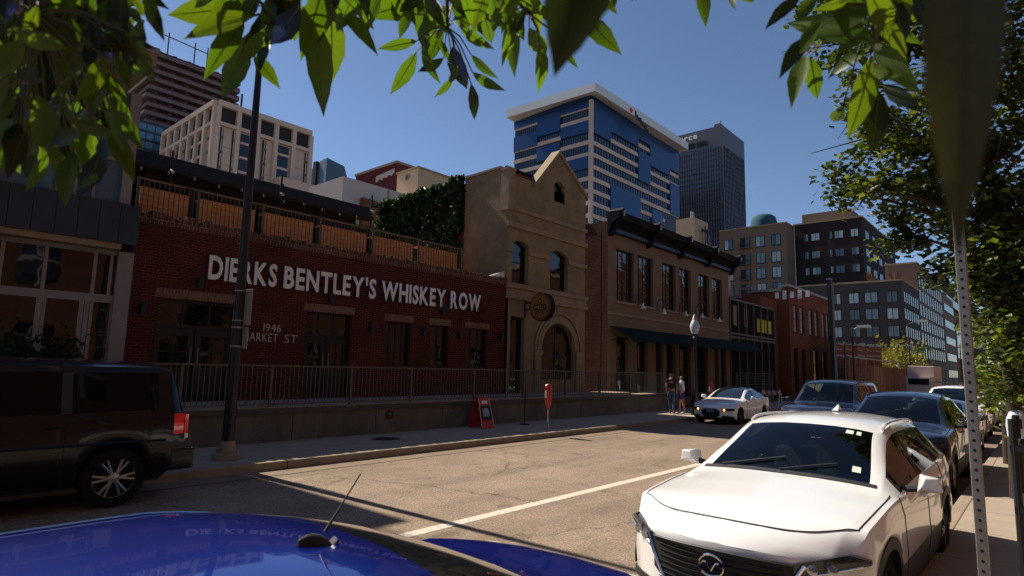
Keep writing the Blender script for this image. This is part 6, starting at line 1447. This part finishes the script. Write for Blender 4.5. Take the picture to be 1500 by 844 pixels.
def person(lb, loc, rz, h, top, bottom, bare_legs, hairlong, stride, armbend):
    t = thing('person', lb, 'person', loc); t.rotation_euler = (0, 0, rz); k = h/1.7
    # body facing +x ; y lateral
    st = stride
    P_ = [(0, 0, .95), (0, 0, 1.12), (0, 0, 1.30), (0, 0, 1.43), (.01, 0, 1.50), (.02, 0, 1.60), (.02, 0, 1.67)]
    R_ = [(.13, .10), (.12, .09), (.14, .10), (.10, .08), .05, .075, .06]
    E_ = [(0, 1), (1, 2), (2, 3), (3, 4), (4, 5), (5, 6)]
    for s_ in (1, -1):
        b = len(P_); f = st*s_
        P_ += [(0, s_*.09, .88), (f*.5+.03, s_*.09, .50), (f-.02, s_*.09, .10), (f+.02, s_*.09, .045), (f+.14, s_*.10, .03)]; R_ += [.088, .058, .038, .035, .03]; E_ += [(0, b), (b, b+1), (b+1, b+2), (b+2, b+3), (b+3, b+4)]
        b = len(P_); a = -st*s_
        P_ += [(0, s_*.17, 1.40), (a*.3-.02, s_*.21, 1.14), (a*.6+armbend, s_*.21, .93+armbend*.3), (a*.7+armbend*1.25, s_*.205, .86+armbend*.4)]; R_ += [.05, .038, .027, .024]; E_ += [(3, b), (b, b+1), (b+1, b+2), (b+2, b+3)]
        for q_ in range(4):
            c = len(P_); hx, hz = a*.7+armbend*1.25, .86+armbend*.4
            P_ += [(hx+.01+.012*(q_-1.5), s_*(.205-.008*q_), hz-.07-.008*(1.5-abs(q_-1.5)))]; R_ += [.009]; E_ += [(b+3, c)]
        c = len(P_); P_ += [(a*.7+armbend*1.25+.04, s_*.19, .86+armbend*.4-.035)]; R_ += [.01]; E_ += [(b+3, c)]
    body = skin('body', [(x*k, y*k, z*k) for x, y, z in P_], E_, [tuple(q*k for q in r) if isinstance(r, tuple) else r*k for r in R_], 'skin', t)
    # face details and hair
    q = MB(); q.lathe((0, 0, 0), [(.001, 0), (.012, .01), (.001, .03)], 'skin', 6, 'x'); o = q.build('nose', None, True); o.parent = body; o.location = (.085*k, 0, 1.605*k)
    for s_ in (1, -1):
        q = MB(); q.lathe((0, 0, 0), [(.008, 0), (.009, .004)], 'hair', 8, 'x'); o = q.build('eye', None, True); o.parent = body; o.location = (.088*k, s_*.03*k, 1.63*k)
        q = MB(); q.lathe((0, 0, 0), [(.022, -.008), (.024, 0), (.016, .01)], 'skin', 8, 'y'); o = q.build('ear', None, True); o.parent = body; o.location = (.015*k, s_*.085*k, 1.61*k)
    hp = [(-.01, 0, 1.66), (-.03, 0, 1.60), (-.05, 0, 1.53)]+([(-.06, 0, 1.40)] if hairlong else []); he = [(i, i+1) for i in range(len(hp)-1)]
    skin('hair', [(x*k, y*k, z*k) for x, y, z in hp], he, [.082*k, .075*k, .05*k, .04*k][:len(hp)], 'hair', t, 2)
    sh = [(0, 0, .98), (0, 0, 1.15), (0, 0, 1.32), (0, 0, 1.42)]; sr = [(.16, .125), (.145, .11), (.16, .12), (.115, .09)]; se = [(0, 1), (1, 2), (2, 3)]
    for s_ in (1, -1): b = len(sh); a = -st*s_; sh += [(0, s_*.17, 1.405), (a*.15-.01, s_*.20, 1.26)]; sr += [.065, .055]; se += [(3, b), (b, b+1)]
    skin('shirt', [(x*k, y*k, z*k) for x, y, z in sh], se, [tuple(q*k for q in r) if isinstance(r, tuple) else r*k for r in sr], top, t)
    pt = [(0, 0, .98), (0, 0, .90)]; pr = [(.15, .115), (.15, .115)]; pe = [(0, 1)]
    for s_ in (1, -1):
        b = len(pt); f = st*s_; pt += [(0.0, s_*.09, .84), (f*.35+.02, s_*.09, .62)]; pr += [.10, .088]; pe += [(1, b), (b, b+1)]
        if not bare_legs: pt += [(f*.55+.03, s_*.09, .46), (f-.02, s_*.09, .12)]; pr += [.07, .055]; pe += [(b+1, b+2), (b+2, b+3)]
        
    skin('jeans' if not bare_legs else 'shorts', [(x*k, y*k, z*k) for x, y, z in pt], pe, [tuple(q*k for q in r) if isinstance(r, tuple) else r*k for r in pr], bottom, t)
    for s_ in (1, -1):
        f = st*s_; skin('shoe', [((f-.03)*k, s_*.09*k, .05*k), ((f+.06)*k, s_*.095*k, .045*k), ((f+.17)*k, s_*.10*k, .035*k)], [(0, 1), (1, 2)], [.05*k, .045*k, .035*k], 'shoe' if bare_legs else 'hair', t)
    return t
px1 = aY(999, 590, 12.1)[0]
person('person in a loose pale top and blue shorts near the dock end', (px1, 12.1, .15), math.radians(100), 1.66, 'shirt_white', 'shorts', True, True, .10, .05)
person('person in a dark shirt and blue jeans beside the one in the pale top', (aY(984, 590, 12.5)[0], 12.5, .15), math.radians(20), 1.76, 'shirt_dark', 'jeans', False, False, .14, .12)
# ================================================================ trees
M['bark'] = mat('tree bark', (.055, .042, .032), .9, var=.35, vs=9, bump=.6, bs=30)
M['leaf_a'] = leafmat('ash leaf', (.065, .115, .009), .5); M['leaf_b'] = leafmat('ash leaf yellow', (.085, .125, .010), .48); M['leaf_c'] = leafmat('ash leaf shaded', (.012, .024, .005), .2)  # darkest copy puts shade into the colour of some leaves
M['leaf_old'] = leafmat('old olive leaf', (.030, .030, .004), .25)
M['midrib'] = leafmat('leaf midrib', (.13, .17, .035), .45); M['twig'] = mat('young twig', (.05, .05, .02), .7)
def leaf(mb, base, tip, roll, wid, m_, rib='midrib', curl=.08, nseg=9):
    b, t_ = Vector(base), Vector(tip); L_ = (t_-b).length; d = (t_-b)/L_; mid = (b+t_)/2-Vector((0, 0, CAM_Z))
    nrm = (mid-mid.dot(d)*d).normalized(); side = d.cross(nrm).normalized()
    side2 = side*math.cos(roll)+nrm*math.sin(roll); up = d.cross(side2)
    vs = []; 
    for i in range(nseg+1):
        f = i/nseg; w_ = wid*L_*.5*(math.sin(math.pi*min(1, f**.82))**1.1)
        if 0 < i < nseg: w_ *= (1.04 if i % 2 else .96)
        c = b+d*L_*f+up*curl*L_*math.sin(math.pi*f)*.6
        vs += [c+side2*w_+up*w_*.28, c, c-side2*w_+up*w_*.28]
    fs = []
    for i in range(nseg): a = i*3; fs += [(a, a+3, a+4, a+1), (a+1, a+4, a+5, a+2)]
    mb.add(vs, fs, m_)
    r = L_*.009; vr = []
    for i in range(nseg+1): c = vs[i*3+1]-up*.0006*(1 if True else 0); rr_ = r*(1-.85*i/nseg); vr += [c+side2*rr_-up*.0008, c-side2*rr_-up*.0008]
    mb.add(vr, [(2*i, 2*i+2, 2*i+3, 2*i+1) for i in range(nseg)], rib)
    vr = [v+up*.0022 for v in vr]; mb.add(vr, [(2*i, 2*i+2, 2*i+3, 2*i+1) for i in range(nseg)], rib)
_leaf0 = leaf
def leaf(mb, base, tip, roll, wid, m_, rib='midrib', curl=.08, nseg=9):
    _leaf0(mb, base, tip, roll, wid, m_, rib, curl, nseg); vs = mb.v[-(nseg+1)*7:-(nseg+1)*4]
    L_ = (Vector(tip)-Vector(base)).length
    for i in range(1, nseg-1):
        for e in (0, 2):
            a = Vector(vs[i*3+1]); b = Vector(vs[(i+1)*3+e]); b = a+(b-a)*.82; d = (Vector(vs[(i+1)*3+1])-a).normalized()*L_*.0035
            for k in (.0010, -.0010):
                n_ = (b-a).cross(d).normalized()*k; mb.add([a+n_, a+d+n_, b+n_], [(0, 1, 2)], rib)
def rp(u, v, dist): d = ray(u, v).normalized(); return Vector((0, 0, CAM_Z))+d*dist
tree = thing('overhanging_tree', 'tree whose low branches of large pointed green leaves hang into the view', 'tree', (-1.7, -.7, .15))
q = MB(); q.path([(-1.7, -.7, .1), (-1.68, -.68, 1.5), (-1.6, -.6, 3.0), (-1.5, -.5, 4.6), (-1.3, -.4, 7)], [.17, .14, .12, .09, .05], 'bark', 12); q.build('trunk', tree, True)
rl = random.Random(12)
LV = {
 'B': [((372, 8), (245, 22)), ((372, 22), (268, 58)), ((358, 28), (298, 118)), ((362, 50), (325, 146)), ((372, 82), (411, 131)), ((388, 42), (348, 98)), ((400, 15), (352, 80)), ((440, 8), (396, 66)), ((452, 12), (474, 172)), ((485, 5), (486, 122)), ((497, 12), (554, 82)), ((515, -5), (548, 44)), ((420, -20), (432, 62)), ((350, -10), (300, 40)), ((470, -10), (440, 90)), ((395, 60), (380, 108)), ((330, -20), (285, 12)), ((560, -15), (530, 60)), ((430, 20), (382, 70))],
 'C': [((610, 76), (571, 139)), ((611, 60), (552, 72)), ((618, 70), (646, 124)), ((664, 66), (684, 131)), ((690, 122), (695, 176)), ((664, 112), (636, 143)), ((692, 106), (741, 133)), ((690, 80), (731, 116)), ((674, 40), (724, 72)), ((702, 0), (720, 64)), ((630, 0), (528, 25)), ((600, 20), (585, 58)), ((622, 30), (626, 78)), ((650, 40), (622, 98)), ((640, 0), (590, 20)), ((660, 10), (612, 48)), ((640, 55), (660, 95)), ((590, -15), (610, 40)), ((650, 85), (612, 105)), ((672, 96), (656, 124)), ((620, -10), (655, 50)), ((560, -10), (575, 25))],
 'D': [((756, 42), (754, 114)), ((791, 62), (788, 138)), ((858, 28), (911, 81)), ((828, 78), (847, 101)), ((905, -8), (898, 13)), ((735, -5), (722, 48)), ((748, 20), (735, 98)), ((740, 0), (768, 60)), ((770, 10), (742, 60)), ((775, 40), (800, 80)), ((720, -10), (735, 45)), ((880, 0), (905, 22)), ((765, -10), (800, 30)), ((870, 5), (845, 60)), ((880, -10), (893, 12))],
 'E': [((1028, -20), (1034, 41)), ((1072, -20), (1078, 16)), ((1090, -25), (1100, 4)), ((940, -25), (925, 3))],
 'F': [((1172, -5), (1120, 44)), ((1186, 52), (1141, 116)), ((1180, 80), (1159, 159)), ((1186, 82), (1197, 146)), ((1275, 84), (1240, 207)), ((1286, 132), (1275, 230)), ((1292, 124), (1356, 166)), ((1282, 64), (1350, 140)), ((1283, 14), (1352, 66)), ((1280, 62), (1152, 34)), ((1283, 12), (1196, 32)), ((1235, 155), (1220, 178)), ((1278, 66), (1212, 116)), ((1255, -10), (1190, 15)), ((1200, -10), (1165, 30)), ((1285, 20), (1330, 90)), ((1270, 40), (1225, 80)), ((1240, -15), (1215, 40)), ((1205, 30), (1170, 80)), ((1300, -10), (1345, 30)), ((1340, -10), (1368, 50)), ((1280, 100), (1320, 110))],
}
anchor = {'B': (410, 5, 1.25), 'C': (655, 15, 1.35), 'D': (775, -5, 1.15), 'E': (1050, -40, 1.3), 'F': (1284, -20, 1.1), 'A': (60, -10, 1.1)}
def branch(key, leaves, m0, limb, drop=.0):
    u, v, dist = anchor[key]; a = rp(u, -70, dist); k = Vector((-1.6, -.6, 3.0+.9*rl.random()))
    up = Vector((a.x*.75, a.y*.75, 3.25+.1*rl.random()))
    q = MB(); w1 = Vector((rl.uniform(-.15, .15), rl.uniform(-.15, .15), .28)); pts = [k, k+(up-k)*.25+w1*.8, k+(up-k)*.5+w1, k+(up-k)*.78+w1*.6, up, (up+a)/2+Vector((.03, -.02, .05)), a, rp(u, v+25, dist)]
    q.path(pts, [.034, .028, .021, .015, .010, .007, .005, .003], 'bark', 8)
    b = q.build('branch', tree, True)
    q = MB()
    for _ in range(55):
        i = rl.choice([1, 2, 3, 3, 4, 4]); f = rl.random(); c = pts[i]+(pts[i+1]-pts[i])*f if i < 4 else pts[4]+(pts[5]-pts[4])*f*.5
        o_ = Vector((rl.gauss(0, .12), rl.gauss(0, .12), rl.uniform(0, .12))); b_ = c+o_; leaf(q, b_, b_+Vector((rl.gauss(0, .035), rl.gauss(0, .035), -rl.uniform(.06, .11))), rl.uniform(-1.5, 1.5), .32, rl.choice(['leaf_a', 'leaf_b', 'leaf_c'])); q.path([b_, c], [.0012, .002], 'twig', 4)
    for (b0, t0) in leaves:
        d0 = dist*(1+rl.uniform(-.1, .12)); base = rp(*b0, d0); tip = rp(*t0, d0*(1+rl.uniform(-.05, .08)))
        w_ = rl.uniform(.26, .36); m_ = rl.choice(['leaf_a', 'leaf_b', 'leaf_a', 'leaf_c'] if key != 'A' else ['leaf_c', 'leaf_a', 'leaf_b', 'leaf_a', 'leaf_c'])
        leaf(q, base, tip, rl.uniform(-.7, .7), w_, m_)
        nd = pts[-1] if (base-pts[-1]).length < (base-pts[-2]).length else pts[-2]
        q.path([base, (base+nd)/2+Vector((0, 0, .012)), nd], [.0012, .0016, .002], 'twig', 4)
    q.build('leaves', b, True, angle=80); return b
def scatter(n, fn, lmin, lmax):
    out = []
    for _ in range(n):
        u, v = fn(); L_ = rl.uniform(lmin, lmax); a = rl.gauss(math.pi/2, .65); out.append(((u, v), (u+L_*math.cos(a), v+L_*math.sin(a))))
    return out
for key in 'BCDEF': branch(key, LV[key]+(scatter(14, lambda: (anchor[key][0]+rl.gauss(0, 50), -40+rl.random()*35), 50, 90) if key in 'BCDF' else []), None, None)
def fa():
    while True:
        u, v = rl.uniform(-30, 215), rl.uniform(-60, 215)
        lim = 205 if u < 20 else (225 if u < 170 else 225-(u-170)*4.2)
        if u > 150 and 60 < v < 140 and rl.random() < .5: continue
        if v < lim-40 or (v < lim and rl.random() < .3): return u, v
LA = scatter(150, fa, 38, 95)+[((105, 225), (96, 305)), ((70, 225), (37, 281)), ((165, 35), (228, 72)), ((145, 100), (190, 158)), ((160, 190), (198, 268)), ((120, 200), (140, 272)), ((150, 200), (158, 250)), ((50, 190), (38, 262)), ((90, 200), (120, 270)), ((30, 180), (8, 240)), ((215, -10), (222, 28))]
for k in range(3):
    anchor['A'] = ((50, -10, .95), (110, -10, 1.15), (160, 10, 1.35))[k]; branch('A', LA[k::3], None, None)
# two leaves hanging right before the lens
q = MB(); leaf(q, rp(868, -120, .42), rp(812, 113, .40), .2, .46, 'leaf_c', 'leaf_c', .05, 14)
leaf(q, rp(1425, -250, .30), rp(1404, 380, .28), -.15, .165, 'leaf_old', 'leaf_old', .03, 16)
q.path([rp(868, -120, .42), Vector((.35, .6, 3.1)), Vector((-1.55, -.55, 3.3))], .003, 'twig', 5); q.path([rp(1425, -250, .30), Vector((.6, .1, 3.0)), Vector((-1.55, -.55, 3.3))], .003, 'twig', 5)
q.build('near_leaves', tree, True, angle=80)

# street trees on the right pavement
M['maple1'] = leafmat('street tree leaf', (.045, .065, .014), .35); M['maple2'] = leafmat('street tree leaf dark', (.018, .03, .008), .25); M['maple3'] = leafmat('street tree leaf sunlit', (.14, .16, .045), .4)  # palest copy puts sunlight into the leaf colour, mostly on the second tree
def street_tree(label, X, Y, blobs, seed, trunk_r, leafs, dens):
    t = thing('street_tree', label, 'tree', (X, Y, .15), 'street trees on the right pavement'); r = random.Random(seed)
    q = MB(); q.path([(X, Y, .1), (X+.04, Y-.03, 1.4), (X, Y, 2.8), (X+.1, Y, 5), (X, Y+.1, 8)], [trunk_r, trunk_r*.85, trunk_r*.75, trunk_r*.5, trunk_r*.25], 'bark', 12)
    bl = []
    for (u, v, ru, rv) in blobs:
        D = X+r.uniform(-1.2, 1.2); y, z = aX(u, v, D); sc = math.hypot(D, y)/882*.95; a, b = ru*sc, rv*sc; bl.append((D, y, z, a, b))
        top = Vector((X, Y, max(2.3, min(7, z-.6-abs(y-Y)*.35)))); c = Vector((D, y, z)); mid = (top+c)/2+Vector((r.uniform(-.2, .2), 0, .15)); q.path([top, mid, c], [trunk_r*.4, trunk_r*.24, .018], 'bark', 6)
        for k in range(5): e = c+Vector((r.gauss(0, a*.6), r.gauss(0, a*.7), r.gauss(0, b*.7))); q.path([mid*.3+c*.7, e], [.02, .005], 'bark', 4)
    q.build('trunk', t, True)
    for i, (x, y, z, a, b) in enumerate(bl):
        n = int(dens*a*b/(leafs*leafs))
        # leaves gather on twigs: sub clusters
        subs = []
        for _ in range(max(6, n//22)):
            while True:
                v = Vector((r.uniform(-1, 1), r.uniform(-1, 1), r.uniform(-1, 1)))
                if v.length < 1: break
            subs.append((x+v.x*max(a, b)*.8, y+v.y*a, z+v.z*b))
        def fn(r_, subs=subs):
            c = r_.choice(subs); return (c[0]+r_.gauss(0, .13), c[1]+r_.gauss(0, .13), c[2]+r_.gauss(0, .10)), None
        leafcloud('crown_clump', t, n, fn, leafs, ['maple1', 'maple1', 'maple2', 'maple3'] if seed == 3 else ['maple1', 'maple3', 'maple3'], seed*50+i, .85, flat=True)
street_tree('nearest street tree, its crown of small leaves filling the upper right corner', 12.6, .45,
  [(1290, 45, 95, 50), (1400, 30, 80, 60), (1200, 18, 45, 22), (1255, 125, 22, 42), (1300, 178, 62, 26), (1310, 215, 60, 26), (1238, 278, 30, 26), (1225, 255, 20, 12), (1290, 272, 46, 30), (1345, 305, 46, 40), (1340, 345, 42, 26), (1375, 235, 60, 60), (1440, 120, 80, 110), (1450, 280, 66, 90), (1450, 380, 45, 52), (1490, 400, 50, 90), (1496, 330, 30, 60), (1488, 470, 34, 60), (1486, 540, 30, 50), (1380, 395, 26, 24)], 3, .12, .125, 30)
street_tree('second street tree, hanging low over the far right pavement', 17.5, .75,
  [(1470, 445, 40, 50), (1482, 520, 38, 55), (1450, 480, 20, 30), (1465, 575, 32, 26), (1500, 560, 40, 40), (1460, 415, 34, 36), (1490, 610, 26, 26), (1480, 370, 40, 50)], 5, .10, .14, 26)
